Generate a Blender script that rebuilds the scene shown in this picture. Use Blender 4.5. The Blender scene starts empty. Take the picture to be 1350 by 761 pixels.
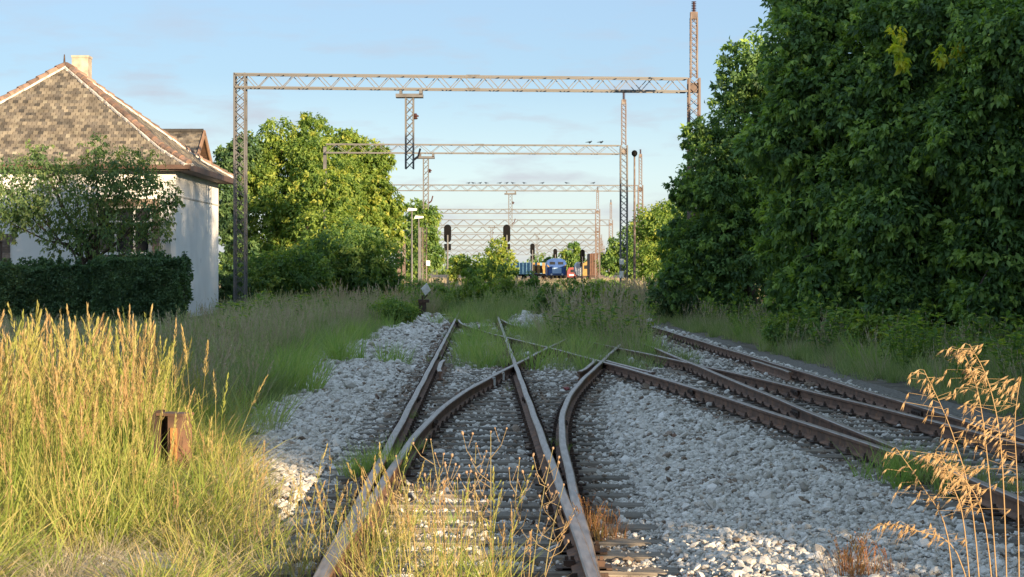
import bpy, math, random
import numpy as np
from mathutils import Vector, Matrix, Euler
random.seed(7)
RNG = np.random.default_rng(11)
R = math.radians
SC = bpy.context.scene
COL = SC.collection

# ------------------------------------------------------------------ camera
F = 2400.0; HX = 675.0; HY = 357.0; CAMZ = 1.80
cam = bpy.data.cameras.new('camera'); cam_o = bpy.data.objects.new('camera', cam); COL.objects.link(cam_o)
cam.sensor_width = 36; cam.lens = F / 1350 * 36; cam.sensor_fit = 'HORIZONTAL'
cam.shift_y = -(380.5 - HY) / 1350
cam.clip_end = 6000; cam.clip_start = 0.1
cam_o.location = (0, 0, CAMZ); cam_o.rotation_euler = (R(90), 0, 0)
SC.camera = cam_o
def W(px, py, Y): return Vector(((px - HX) * Y / F, Y, CAMZ + (HY - py) * Y / F))
def GP(px, py, z=0.0):
    Y = (CAMZ - z) * F / (py - HY); return Vector(((px - HX) * Y / F, Y, z))

# ------------------------------------------------------------------ light
SUN_EL = 9.5; TX, TY = -0.55, 0.835                     # horizontal travel direction of the sunlight
sun = bpy.data.lights.new('sun', 'SUN'); sun.energy = 4.3; sun.angle = R(0.55); sun.color = (1.0, 0.76, 0.48)
sun_o = bpy.data.objects.new('sun', sun); COL.objects.link(sun_o)
sd = Vector((TX * math.cos(R(SUN_EL)), TY * math.cos(R(SUN_EL)), -math.sin(R(SUN_EL))))
sun_o.rotation_euler = sd.to_track_quat('-Z', 'Y').to_euler(); sun_o.location = (30, -40, 30)
w = bpy.data.worlds.new('World'); SC.world = w; w.use_nodes = True
wn = w.node_tree.nodes; wl = w.node_tree.links
bg = wn['Background']; bg.inputs['Strength'].default_value = 0.15
sky = wn.new('ShaderNodeTexSky'); sky.sky_type = 'NISHITA'; sky.sun_disc = False
sky.sun_elevation = R(SUN_EL); sky.sun_rotation = math.atan2(-TX, -TY)
sky.altitude = 100; sky.air_density = 1.0; sky.dust_density = 0.6; sky.ozone_density = 2.0
tc = wn.new('ShaderNodeTexCoord'); mp = wn.new('ShaderNodeMapping'); mp.inputs['Scale'].default_value = (14, 14, 62)
mp.inputs['Location'].default_value = (3.3, 0, 1.7)
nz = wn.new('ShaderNodeTexNoise'); nz.inputs['Scale'].default_value = 1.0; nz.inputs['Detail'].default_value = 6; nz.inputs['Roughness'].default_value = 0.55
rmp = wn.new('ShaderNodeValToRGB'); rmp.color_ramp.elements[0].position = 0.50; rmp.color_ramp.elements[1].position = 0.72
rmp.color_ramp.elements[1].color = (0.75, 0.75, 0.75, 1)
mx = wn.new('ShaderNodeMixRGB'); mx.inputs['Color2'].default_value = (1.30, 1.30, 1.46, 1)
wl.new(tc.outputs['Generated'], mp.inputs['Vector']); wl.new(mp.outputs[0], nz.inputs['Vector'])
wl.new(nz.outputs['Fac'], rmp.inputs[0]); cm = wn.new('ShaderNodeMapRange'); cm.interpolation_type = 'SMOOTHSTEP'; cm.inputs['From Min'].default_value = 0.085; cm.inputs['From Max'].default_value = 0.16; cm.inputs['To Min'].default_value = 1.0; cm.inputs['To Max'].default_value = 0.25
cs2 = wn.new('ShaderNodeSeparateXYZ'); wl.new(tc.outputs['Generated'], cs2.inputs[0]); wl.new(cs2.outputs['Z'], cm.inputs['Value'])
cf = wn.new('ShaderNodeMath'); cf.operation = 'MULTIPLY'; wl.new(rmp.outputs[0], cf.inputs[0]); wl.new(cm.outputs[0], cf.inputs[1]); wl.new(cf.outputs[0], mx.inputs['Fac'])
sp_ = wn.new('ShaderNodeSeparateXYZ'); wl.new(tc.outputs['Generated'], sp_.inputs[0])
gr = wn.new('ShaderNodeValToRGB'); els = gr.color_ramp.elements
while len(els) < 6: els.new(0.5)
for e_, (p_, c_) in zip(els, ((0.0, (1.24, 1.43, 1.60)), (0.052, (1.10, 1.42, 1.74)), (0.105, (.62, .95, 1.46)), (0.17, (.66, .92, 1.42)), (0.45, (1.02, 1.36, 1.72)), (1.0, (1.24, 1.62, 2.02)))): e_.position = p_; e_.color = (*[v / 2.5 for v in c_], 1)
wl.new(sp_.outputs['Z'], gr.inputs[0])
sc_ = wn.new('ShaderNodeVectorMath'); sc_.operation = 'SCALE'; sc_.inputs['Scale'].default_value = 2.5; wl.new(gr.outputs[0], sc_.inputs[0])
sky_ramp = wn.new('ShaderNodeMixRGB'); sky_ramp.inputs['Fac'].default_value = 0.82            # hand-set gradient covers most of the clear-sky model, raised overhead to lift shade
wl.new(sky.outputs[0], sky_ramp.inputs['Color1']); wl.new(sc_.outputs[0], sky_ramp.inputs['Color2'])
wl.new(sky_ramp.outputs[0], mx.inputs['Color1']); wl.new(mx.outputs[0], bg.inputs['Color'])
SC.view_settings.view_transform = 'Standard'; SC.view_settings.look = 'None'
SC.view_settings.exposure = 1.6; SC.view_settings.gamma = 1.0; SC.view_settings.use_curve_mapping = False

# ------------------------------------------------------------------ materials
def node_mat(name):
    m = bpy.data.materials.new(name); m.use_nodes = True
    nt = m.node_tree; b = nt.nodes['Principled BSDF']; return m, nt, b
def mat(name, c1, c2=None, scale=3.0, rough=0.8, bump=0.0, metallic=0.0, stretch=(1, 1, 1), rnd=0.0, detail=5, spots=None, bscale=None):
    m, nt, b = node_mat(name); N = nt.nodes; L = nt.links
    b.inputs['Roughness'].default_value = rough; b.inputs['Metallic'].default_value = metallic
    c2 = c2 or tuple(x * 0.7 for x in c1)
    t = N.new('ShaderNodeTexCoord'); mpn = N.new('ShaderNodeMapping'); mpn.inputs['Scale'].default_value = stretch
    L.new(t.outputs['Object'], mpn.inputs['Vector'])
    n = N.new('ShaderNodeTexNoise'); n.inputs['Scale'].default_value = scale; n.inputs['Detail'].default_value = detail
    L.new(mpn.outputs[0], n.inputs['Vector'])
    cr = N.new('ShaderNodeValToRGB'); cr.color_ramp.elements[0].position = 0.34; cr.color_ramp.elements[1].position = 0.66
    cr.color_ramp.elements[0].color = (*c2, 1); cr.color_ramp.elements[1].color = (*c1, 1)
    L.new(n.outputs['Fac'], cr.inputs[0]); out = cr.outputs[0]
    if spots:
        n2 = N.new('ShaderNodeTexNoise'); n2.inputs['Scale'].default_value = spots[1]; n2.inputs['Detail'].default_value = 8
        L.new(t.outputs['Object'], n2.inputs['Vector'])
        r2 = N.new('ShaderNodeValToRGB'); r2.color_ramp.elements[0].position = spots[2]; r2.color_ramp.elements[1].position = spots[2] + 0.1
        L.new(n2.outputs['Fac'], r2.inputs[0])
        x = N.new('ShaderNodeMixRGB'); x.inputs['Color2'].default_value = (*spots[0], 1)
        L.new(r2.outputs[0], x.inputs['Fac']); L.new(out, x.inputs['Color1']); out = x.outputs[0]
    if rnd:
        oi = N.new('ShaderNodeObjectInfo'); h = N.new('ShaderNodeHueSaturation')
        ma = N.new('ShaderNodeMapRange'); ma.inputs['To Min'].default_value = 1 - rnd; ma.inputs['To Max'].default_value = 1 + rnd
        L.new(oi.outputs['Random'], ma.inputs['Value']); L.new(ma.outputs[0], h.inputs['Value']); L.new(out, h.inputs['Color']); out = h.outputs[0]
    L.new(out, b.inputs['Base Color'])
    if bump:
        bp = N.new('ShaderNodeBump'); bp.inputs['Strength'].default_value = bump; bp.inputs['Distance'].default_value = 0.02
        if bscale:
            n3 = N.new('ShaderNodeTexNoise'); n3.inputs['Scale'].default_value = bscale; n3.inputs['Detail'].default_value = 6
            L.new(mpn.outputs[0], n3.inputs['Vector']); L.new(n3.outputs['Fac'], bp.inputs['Height'])
        else: L.new(n.outputs['Fac'], bp.inputs['Height'])
        L.new(bp.outputs[0], b.inputs['Normal'])
    return m
def var_mat(name, cols, rough=0.8, bump=0.0, trans=0.0, objrnd=False, gloss=0.3, tcol=None, noise=0.0):
    """colour picked by the per-vertex attribute 'var' (or the instance's random number) over the given colours"""
    m, nt, b = node_mat(name); N = nt.nodes; L = nt.links
    b.inputs['Roughness'].default_value = rough; b.inputs['Specular IOR Level'].default_value = gloss
    at = N.new('ShaderNodeAttribute'); at.attribute_name = 'var'
    src = at.outputs['Fac']
    if objrnd:
        oi = N.new('ShaderNodeObjectInfo'); a = N.new('ShaderNodeMath'); a.operation = 'ADD'
        s = N.new('ShaderNodeMath'); s.operation = 'MULTIPLY'; s.inputs[1].default_value = 0.55
        s2 = N.new('ShaderNodeMath'); s2.operation = 'MULTIPLY'; s2.inputs[1].default_value = 0.45
        L.new(oi.outputs['Random'], s.inputs[0]); L.new(src, s2.inputs[0]); L.new(s.outputs[0], a.inputs[0]); L.new(s2.outputs[0], a.inputs[1]); src = a.outputs[0]
    cr = N.new('ShaderNodeValToRGB'); el = cr.color_ramp.elements
    while len(el) < len(cols): el.new(0.5)
    for i, c in enumerate(cols): el[i].position = i / (len(cols) - 1); el[i].color = (*c, 1)
    L.new(src, cr.inputs[0]); col = cr.outputs[0]
    if noise:
        t = N.new('ShaderNodeTexCoord'); n = N.new('ShaderNodeTexNoise'); n.inputs['Scale'].default_value = noise; n.inputs['Detail'].default_value = 5
        L.new(t.outputs['Object'], n.inputs['Vector']); x = N.new('ShaderNodeMixRGB'); x.blend_type = 'MULTIPLY'; x.inputs['Fac'].default_value = 0.8
        r2 = N.new('ShaderNodeValToRGB'); r2.color_ramp.elements[0].position = .3; r2.color_ramp.elements[1].position = .62
        r2.color_ramp.elements[0].color = (.45, .42, .4, 1); r2.color_ramp.elements[1].color = (1.15, 1.12, 1.1, 1)
        L.new(n.outputs['Fac'], r2.inputs[0]); L.new(col, x.inputs['Color1']); L.new(r2.outputs[0], x.inputs['Color2']); col = x.outputs[0]
        if bump:
            bp = N.new('ShaderNodeBump'); bp.inputs['Strength'].default_value = bump; bp.inputs['Distance'].default_value = 0.01
            L.new(n.outputs['Fac'], bp.inputs['Height']); L.new(bp.outputs[0], b.inputs['Normal'])
    L.new(col, b.inputs['Base Color'])
    if trans:
        tr = N.new('ShaderNodeBsdfTranslucent'); ms = N.new('ShaderNodeMixShader'); ms.inputs[0].default_value = trans
        g = N.new('ShaderNodeMixRGB'); g.blend_type = 'MULTIPLY'; g.inputs['Fac'].default_value = 1; g.inputs['Color2'].default_value = (*(tcol or (2.0, 2.0, 0.7)), 1)
        L.new(col, g.inputs['Color1']); L.new(g.outputs[0], tr.inputs['Color'])
        L.new(b.outputs[0], ms.inputs[1]); L.new(tr.outputs[0], ms.inputs[2]); L.new(ms.outputs[0], N['Material Output'].inputs['Surface'])
    return m
M = {}
M['soil'] = mat('soil', (0.13, 0.105, 0.075), (0.055, 0.045, 0.032), 0.9, 0.95, 0.6, spots=((0.17, 0.16, 0.13), 6.0, 0.55), bscale=25)
M['ballast_bed'] = mat('ballast_bed', (0.22, 0.20, 0.175), (0.07, 0.06, 0.05), 22, 0.95, 1.0)
M['stone'] = var_mat('ballast_stone', [(0.20, 0.18, 0.155), (0.46, 0.435, 0.395), (0.60, 0.575, 0.535), (0.70, 0.68, 0.64), (0.82, 0.80, 0.77), (0.50, 0.42, 0.33)], 0.9, 0.3, objrnd=True, noise=30)
M['stone_stained'] = var_mat('stained_ballast_stone', [(0.08, 0.06, 0.045), (0.17, 0.125, 0.095), (0.27, 0.21, 0.16), (0.36, 0.30, 0.25), (0.20, 0.12, 0.085)], 0.9, 0.3, objrnd=True, noise=30)
M['wood'] = mat('weathered_sleeper_wood', (0.26, 0.225, 0.185), (0.08, 0.066, 0.055), 3.5, 0.9, 0.9, stretch=(1.2, 14, 14), rnd=0.35, spots=((0.03, 0.025, 0.02), 5, 0.6))
M['rail_side'] = mat('rusty_rail_side', (0.23, 0.125, 0.08), (0.115, 0.07, 0.05), 6, 0.85, 0.5, spots=((0.24, 0.125, 0.07), 9, 0.58))
M['rail_top'] = mat('dull_rail_head', (0.34, 0.27, 0.225), (0.21, 0.145, 0.105), 5, 0.4, 0.15, metallic=0.4, stretch=(6, .6, 6))
M['iron'] = mat('dark_rusty_iron', (0.085, 0.05, 0.035), (0.035, 0.024, 0.02), 12, 0.85, 0.4)
M['steel'] = mat('grey_galvanised_steel', (0.135, 0.135, 0.14), (0.085, 0.083, 0.083), 3, 0.6, 0.2, metallic=0.2, spots=((0.12, 0.08, 0.06), 2.5, 0.66))
M['rust_steel'] = mat('rust_streaked_steel', (0.17, 0.115, 0.095), (0.10, 0.075, 0.065), 3, 0.75, 0.3, spots=((0.19, 0.18, 0.175), 3, 0.52))
M['insulator'] = mat('brown_glazed_insulator', (0.07, 0.03, 0.022), (0.05, 0.02, 0.018), 4, 0.25)
M['plaster'] = mat('white_plaster', (0.84, 0.835, 0.82), (0.74, 0.735, 0.72), 0.9, 0.9, 0.25, spots=((0.42, 0.40, 0.37), 1.3, 0.66), bscale=30)
M['plaster_band'] = mat('pale_grey_plaster', (0.50, 0.50, 0.48), (0.40, 0.39, 0.37), 2, 0.9, 0.3)
M['plinth'] = mat('grey_brown_plinth', (0.30, 0.26, 0.22), (0.20, 0.17, 0.14), 4, 0.95, 0.5)
M['tile'] = var_mat('roof_tile', [(0.05, 0.048, 0.045), (0.11, 0.10, 0.085), (0.17, 0.148, 0.118), (0.235, 0.205, 0.155), (0.10, 0.09, 0.08), (0.31, 0.28, 0.21)], 0.9, 0.3, noise=2.2)
M['ridge_tile'] = mat('orange_ridge_tile', (0.27, 0.165, 0.12), (0.14, 0.10, 0.08), 5, 0.85, 0.4, rnd=0.35)
M['mortar'] = mat('pale_mortar', (0.60, 0.57, 0.53), (0.38, 0.35, 0.32), 6, 0.95, 0.8)
M['brown_wood'] = mat('brown_painted_wood', (0.11, 0.06, 0.04), (0.06, 0.035, 0.026), 4, 0.6, 0.3, stretch=(1, 1, 8))
M['grey_wood'] = mat('grey_old_wood', (0.15, 0.125, 0.105), (0.08, 0.065, 0.055), 3, 0.85, 0.5, stretch=(6, 6, 1))
M['brick'] = mat('grey_brown_brick', (0.25, 0.19, 0.15), (0.13, 0.10, 0.085), 6, 0.9, 0.5, rnd=0.35)
M['orange_wood'] = mat('orange_barge_board', (0.32, 0.19, 0.12), (0.22, 0.13, 0.08), 4, 0.7)
M['cream'] = mat('cream_plaster', (0.60, 0.52, 0.38), (0.50, 0.42, 0.31), 2, 0.9)
M['white_paint'] = mat('white_paint', (0.75, 0.75, 0.73), (0.55, 0.54, 0.52), 8, 0.6)
M['black_paint'] = mat('black_paint', (0.006, 0.006, 0.007), (0.004, 0.004, 0.004), 5, 0.6)
M['glass'] = mat('window_glass', (0.03, 0.035, 0.04), (0.02, 0.022, 0.025), 2, 0.08)
M['bark'] = mat('bark', (0.11, 0.085, 0.065), (0.05, 0.038, 0.03), 5, 0.95, 1.0, stretch=(3, 3, .7))
M['blue'] = mat('blue_loco_paint', (0.025, 0.09, 0.30), (0.018, 0.06, 0.20), 2, 0.4)
M['pale_blue'] = mat('pale_blue_paint', (0.35, 0.50, 0.72), (0.28, 0.42, 0.62), 2, 0.5)
M['teal'] = mat('faded_blue_wagon_paint', (0.13, 0.27, 0.40), (0.08, 0.18, 0.28), 3, 0.7)
M['yellow'] = mat('yellow_paint', (0.36, 0.21, 0.05), (0.22, 0.13, 0.035), 3, 0.6)
M['red'] = mat('red_paint', (0.25, 0.045, 0.04), (0.14, 0.03, 0.03), 3, 0.6)
M['silver'] = mat('silver_tank_paint', (0.42, 0.45, 0.50), (0.30, 0.33, 0.38), 2, 0.45)
M['rust_box'] = mat('rust_brown_paint', (0.14, 0.075, 0.05), (0.08, 0.045, 0.035), 3, 0.85)
LT = 0.38
M['black_paint'].node_tree.nodes['Principled BSDF'].inputs['Specular IOR Level'].default_value = 0.08
M['walnut'] = var_mat('walnut_leaf', [(0.055, 0.105, 0.048), (0.105, 0.19, 0.07), (0.165, 0.275, 0.085), (0.32, 0.44, 0.10)], 0.55, trans=0.32, gloss=0.28)
M['leaf_mid'] = var_mat('mid_green_leaf', [(0.06, 0.125, 0.045), (0.11, 0.20, 0.06), (0.18, 0.27, 0.07), (0.28, 0.33, 0.07)], 0.55, trans=LT)
M['leaf_yellow'] = var_mat('yellow_green_leaf', [(0.065, 0.13, 0.035), (0.14, 0.22, 0.05), (0.23, 0.31, 0.065), (0.36, 0.37, 0.08)], 0.55, trans=LT)
M['hedge_leaf'] = var_mat('hedge_leaf', [(0.04, 0.085, 0.045), (0.075, 0.14, 0.07), (0.12, 0.195, 0.09), (0.19, 0.27, 0.12)], 0.5, trans=0.25)
M['sunlit_leaf'] = var_mat('walnut_leaf_painted_sunlit', [(0.20, 0.34, 0.05), (0.38, 0.46, 0.06), (0.60, 0.55, 0.07), (0.70, 0.58, 0.08)], 0.45, trans=0.4)  # walnut leaves with sunlight put into their colour
M['leaf_dark'] = var_mat('dark_green_leaf', [(0.035, 0.075, 0.035), (0.06, 0.12, 0.05), (0.09, 0.16, 0.06), (0.14, 0.21, 0.075)], 0.5, trans=0.25)
M['leaf_fruit'] = var_mat('fruit_tree_leaf', [(0.05, 0.10, 0.045), (0.085, 0.15, 0.06), (0.12, 0.19, 0.075), (0.19, 0.24, 0.09)], 0.55, trans=0.35)
M['grass_green'] = var_mat('green_grass', [(0.12, 0.185, 0.07), (0.20, 0.27, 0.11), (0.30, 0.34, 0.17), (0.44, 0.42, 0.28)], 0.65, trans=0.35, objrnd=True, tcol=(1.7, 1.7, .8))
M['grass_bright'] = var_mat('bright_green_grass', [(0.14, 0.25, 0.06), (0.22, 0.34, 0.09), (0.33, 0.41, 0.14), (0.42, 0.42, 0.24)], 0.65, trans=0.35, objrnd=True, tcol=(1.7, 1.7, .8))
M['grass_gold'] = var_mat('yellowing_grass', [(0.11, 0.19, 0.04), (0.22, 0.29, 0.06), (0.34, 0.35, 0.10), (0.46, 0.36, 0.17), (0.42, 0.27, 0.15)], 0.65, trans=0.4, objrnd=True, tcol=(1.6, 1.6, .8))
M['grass_dry'] = var_mat('dry_grass', [(0.26, 0.24, 0.15), (0.38, 0.33, 0.22), (0.50, 0.43, 0.31), (0.40, 0.33, 0.23)], 0.75, trans=0.3, objrnd=True, tcol=(1.3, 1.2, .9))
M['straw'] = var_mat('straw', [(0.42, 0.28, 0.13), (0.50, 0.36, 0.19), (0.60, 0.47, 0.29)], 0.55, trans=0.35, tcol=(1.4, 1.2, .8))
M['flower_stalk'] = var_mat('dry_flower_stalk', [(0.19, 0.19, 0.08), (0.28, 0.24, 0.12), (0.40, 0.27, 0.18)], 0.7, trans=0.2, tcol=(1.3, 1.1, .8))
M['red_weed'] = var_mat('reddish_weed', [(0.20, 0.09, 0.05), (0.32, 0.15, 0.07), (0.14, 0.17, 0.05)], 0.7, trans=0.3, objrnd=True, tcol=(1.4, 1.1, .8))

# ------------------------------------------------------------------ helpers
def tag(o, label=None, cat=None, group=None, kind=None):
    if label: o['label'] = label
    if cat: o['category'] = cat
    if group: o['group'] = group
    if kind: o['kind'] = kind
    return o
def link(o, parent=None):
    COL.objects.link(o)
    if parent is not None: o.parent = parent
    return o
def thing(name, loc, label, cat, group=None, rz=0.0):
    o = bpy.data.objects.new(name, None); o.location = loc; o.rotation_euler = (0, 0, rz); o.empty_display_size = 0.3
    COL.objects.link(o); return tag(o, label, cat, group)
def mesh_np(name, V, Fc, nper, var=None, mats=None, mi=None, smooth=False):
    me = bpy.data.meshes.new(name); V = np.asarray(V, np.float32); Fc = np.asarray(Fc, np.int32)
    nf = len(Fc) // nper if Fc.ndim == 1 else len(Fc)
    me.vertices.add(len(V)); me.vertices.foreach_set('co', V.ravel())
    me.loops.add(nf * nper); me.loops.foreach_set('vertex_index', Fc.ravel())
    me.polygons.add(nf); me.polygons.foreach_set('loop_start', np.arange(0, nf * nper, nper, dtype=np.int32))
    if mi is not None: me.polygons.foreach_set('material_index', np.asarray(mi, np.int32))
    if smooth: me.polygons.foreach_set('use_smooth', np.ones(nf, bool))
    for m in (mats or []): me.materials.append(m)
    if var is not None:
        a = me.attributes.new('var', 'FLOAT', 'POINT'); a.data.foreach_set('value', np.asarray(var, np.float32))
    me.update(calc_edges=True); return me
class MB:
    def __init__(s): s.v = []; s.f = []; s.m = []; s.a = []
    def add(s, vs, fs, mi=0, var=0.5):
        b = len(s.v); s.v += [tuple(v) for v in vs]; s.f += [tuple(b + i for i in f) for f in fs]; s.m += [mi] * len(fs); s.a += [var] * len(vs); return s
    def box(s, c, d, rot=None, mi=0, var=0.5, taper=1.0):
        hx, hy, hz = d[0] / 2, d[1] / 2, d[2] / 2
        vs = [Vector((sx * hx * (taper if sz > 0 else 1), sy * hy * (taper if sz > 0 else 1), sz * hz)) for sz in (-1, 1) for sy in (-1, 1) for sx in (-1, 1)]
        if rot is not None: vs = [rot @ v for v in vs]
        c = Vector(c); vs = [v + c for v in vs]
        return s.add(vs, [(0, 2, 3, 1), (4, 5, 7, 6), (0, 1, 5, 4), (2, 6, 7, 3), (0, 4, 6, 2), (1, 3, 7, 5)], mi, var)
    def bar(s, p, q, w, h=None, mi=0, var=0.5):
        p, q = Vector(p), Vector(q); d = q - p
        if d.length < 1e-6: return s
        rot = d.to_track_quat('Z', 'Y').to_matrix(); return s.box((p + q) / 2, (w, h or w, d.length), rot, mi, var)
    def tube(s, pts, rad, n=6, mi=0, var=0.5, cap=True):
        pts = [Vector(p) for p in pts]; k = len(pts); vs = []
        for i, p in enumerate(pts):
            d = (pts[min(i + 1, k - 1)] - pts[max(i - 1, 0)]).normalized()
            ref = Vector((1, 0, 0)) if abs(d.x) < 0.9 else Vector((0, 1, 0))
            u = d.cross(ref).normalized(); v = d.cross(u).normalized(); r = rad[i] if hasattr(rad, '__len__') else rad
            vs += [p + (u * math.cos(2 * math.pi * j / n) + v * math.sin(2 * math.pi * j / n)) * r for j in range(n)]
        fs = [(i * n + j, i * n + (j + 1) % n, (i + 1) * n + (j + 1) % n, (i + 1) * n + j) for i in range(k - 1) for j in range(n)]
        if cap: fs += [tuple(range(n - 1, -1, -1)), tuple((k - 1) * n + j for j in range(n))]
        return s.add(vs, fs, mi, var)
    def lathe(s, c, prof, n=12, mi=0, axis='Z', var=0.5):
        vs = []
        for r, z in prof:
            for j in range(n):
                a = 2 * math.pi * j / n; x, y = r * math.cos(a), r * math.sin(a)
                vs.append(Vector(c) + (Vector((x, y, z)) if axis == 'Z' else Vector((x, z, y)) if axis == 'Y' else Vector((z, x, y))))
        k = len(prof); fs = [(i * n + j, i * n + (j + 1) % n, (i + 1) * n + (j + 1) % n, (i + 1) * n + j) for i in range(k - 1) for j in range(n)]
        fs += [tuple(range(n - 1, -1, -1)), tuple((k - 1) * n + j for j in range(n))]
        return s.add(vs, fs, mi, var)
    def prism(s, poly, y0, y1, mi=0, var=0.5, axis='Y'):
        """poly of (a, b) swept along axis: Y -> (a, y, b); X -> (x, a, b)"""
        n = len(poly); f = (lambda a, b, t: (a, t, b)) if axis == 'Y' else (lambda a, b, t: (t, a, b)) if axis == 'X' else (lambda a, b, t: (a, b, t))
        vs = [f(a, b, y0) for a, b in poly] + [f(a, b, y1) for a, b in poly]
        return s.add(vs, [tuple(range(n - 1, -1, -1)), tuple(range(n, 2 * n))] + [(i, (i + 1) % n, n + (i + 1) % n, n + i) for i in range(n)], mi, var)
    def mesh(s, name, mats, var=False, smooth=False):
        me = bpy.data.meshes.new(name); me.from_pydata(s.v, [], s.f)
        for m in (mats if isinstance(mats, (list, tuple)) else [mats]): me.materials.append(m)
        me.polygons.foreach_set('material_index', s.m)
        if smooth: me.polygons.foreach_set('use_smooth', [True] * len(s.f))
        if var: a = me.attributes.new('var', 'FLOAT', 'POINT'); a.data.foreach_set('value', s.a)
        me.update(); return me
    def build(s, name, mats, parent=None, var=False, smooth=False, loc=None):
        o = bpy.data.objects.new(name, s.mesh(name, mats, var, smooth)); link(o, parent)
        if loc is not None: o.location = loc
        return o
def obj(name, me, parent=None, loc=(0, 0, 0), rot=(0, 0, 0), scale=(1, 1, 1)):
    o = bpy.data.objects.new(name, me); o.location = loc; o.rotation_euler = rot; o.scale = scale; return link(o, parent)
UNIT = {}
def bar_obj(name, p, q, w, material, parent, h=None):
    """a straight bar as an object of its own that shares one unit mesh per material"""
    k = material.name
    if k not in UNIT: UNIT[k] = MB().box((0, 0, 0.5), (1, 1, 1)).mesh('steel_bar', material)
    p, q = Vector(p), Vector(q); d = q - p
    o = obj(name, UNIT[k], parent, p, scale=(w, h or w, d.length)); o.rotation_euler = d.to_track_quat('Z', 'Y').to_euler(); return o
def fbm(x, y, s=1.0, seed=0):
    r = 0; a = 1
    for i in range(4):
        k = s * 2 ** i
        r += a * (np.sin(x * k * 1.31 + seed + i * 2.1 + 1.7 * np.sin(y * k * .71 + i)) * np.cos(y * k * 1.17 + seed * 1.3 + i + 1.3 * np.sin(x * k * .83 + 2 * i))); a *= 0.5
    return r / 1.9

# ------------------------------------------------------------------ track geometry (centre lines as functions of distance)
def t1(Y): return -0.13 - 0.0171 * Y
def t2(Y): return 4.73 - 0.025 * Y
XA = ([9.2, 11.8, 14, 16, 18.9, 20.3, 23.15, 25.6, 27.9, 29.6, 31.7, 38, 44, 50, 56, 62], [.0, .05, .10, .14, .225, .29, .48, .71, .97, 1.18, 1.43, 2.18, 2.93, 3.62, 4.1, 4.27])
XB = ([15.8, 17.26, 19.6, 22.2, 26.4, 31.5, 36.8, 42.5, 46.4, 52, 57, 62.5], [4.265, 4.17, 3.95, 3.66, 3.24, 2.60, 1.87, 1.03, .40, -.34, -.87, -1.12])
def smooth_interp(Y, xs, ys):
    Y = np.asarray(Y, float); k = np.linspace(-3, 3, 13); wt = 3.3 - np.abs(k); wt /= wt.sum()
    lo, hi = (ys[1] - ys[0]) / (xs[1] - xs[0]), (ys[-1] - ys[-2]) / (xs[-1] - xs[-2])
    g = lambda q: np.interp(q, xs, ys) + lo * np.minimum(q - xs[0], 0) + hi * np.maximum(q - xs[-1], 0)
    return sum(w_ * g(Y + d_) for w_, d_ in zip(wt, k))
def cA(Y): return t1(np.asarray(Y)) + smooth_interp(Y, *XA)
def cB(Y): return smooth_interp(Y, *XB)
G2 = 0.735
TRK = [(t1, 3, 150), (t2, 3, 150), (cA, 9.2, 61.5), (cB, 15.8, 62)]
def in_track(x, y, half=1.3):
    r = np.zeros(np.shape(x), bool)
    for f, a, b in TRK: r |= (y > a) & (y < b) & (np.abs(x - f(y)) < half)
    return r
def near_rail(x, y, d=0.085):
    r = np.zeros(np.shape(x), bool)
    for f, a, b in TRK:
        c = f(y); r |= (y > a) & (y < b) & ((np.abs(x - c - G2) < d) | (np.abs(x - c + G2) < d))
    return r
LEFT_B = ([0, 9, 12.6, 19.4, 35, 59, 75, 90], [-1.4, -1.4, -1.6, -2.9, -4.0, -3.75, -3.0, -2.5])
def left_edge(y): return np.interp(y, *LEFT_B)
def right_edge(y): return np.interp(y, [0, 20, 45, 80], [6.0, 6.0, 5.5, 4.5])
def gz(x, y):
    x = np.asarray(x, float); y = np.asarray(y, float)
    z = 0.025 * fbm(x, y, 0.55, 3) + 0.012 * fbm(x, y, 2.2, 5)
    dmin = np.full(np.shape(x), 9.0)
    for f, a, b in TRK: dmin = np.where((y > a) & (y < b), np.minimum(dmin, np.abs(x - f(y))), dmin)
    k = np.clip((dmin - 1.0) / .7, 0, 1); k = k * k * (3 - 2 * k)
    mid = np.clip((x - t1(y) - 1.2) / .6, 0, 1) * np.clip((t2(y) - 1.2 - x) / .6, 0, 1)
    z = (z + .03 * mid) * k + (-0.055 + 0.01 * fbm(x, y, 3.0, 1)) * (1 - k)
    out = np.clip((left_edge(y) - x) / 1.5, 0, 1) + np.clip((x - right_edge(y)) / 1.5, 0, 1)
    return z * 1.0 + out * 0.06 * fbm(x, y, .4, 9)

# ------------------------------------------------------------------ the ground
def ground():
    xs = np.concatenate([-np.geomspace(2500, 14, 26), np.arange(-13, 13.01, 0.25), np.geomspace(14, 2500, 26)])
    ys = np.concatenate([[-60, -30, -10, 0], np.arange(4, 34, 0.25), np.arange(34, 90, 0.7), np.geomspace(92, 3500, 45)])
    X, Y = np.meshgrid(xs, ys); Z = gz(X, Y) - 0.0
    far = (np.abs(X) > 13.5) | (Y > 95); Z = np.where(far, -0.03, Z)
    V = np.stack([X, Y, Z], -1).reshape(-1, 3); nx = len(xs); ny = len(ys)
    i, j = np.meshgrid(np.arange(nx - 1), np.arange(ny - 1)); a = (j * nx + i).ravel()
    Fc = np.stack([a, a + 1, a + nx + 1, a + nx], 1)
    cx = (X[:-1, :-1] + X[1:, 1:]).ravel() / 2; cy = (Y[:-1, :-1] + Y[1:, 1:]).ravel() / 2
    bed = (cx > left_edge(cy)) & (cx < right_edge(cy)) & (cy < 72)
    me = mesh_np('ground', V, Fc, 4, mats=[M['soil'], M['ballast_bed']], mi=bed.astype(int), smooth=True)
    tag(obj('ground', me), kind='structure')
ground()

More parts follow.
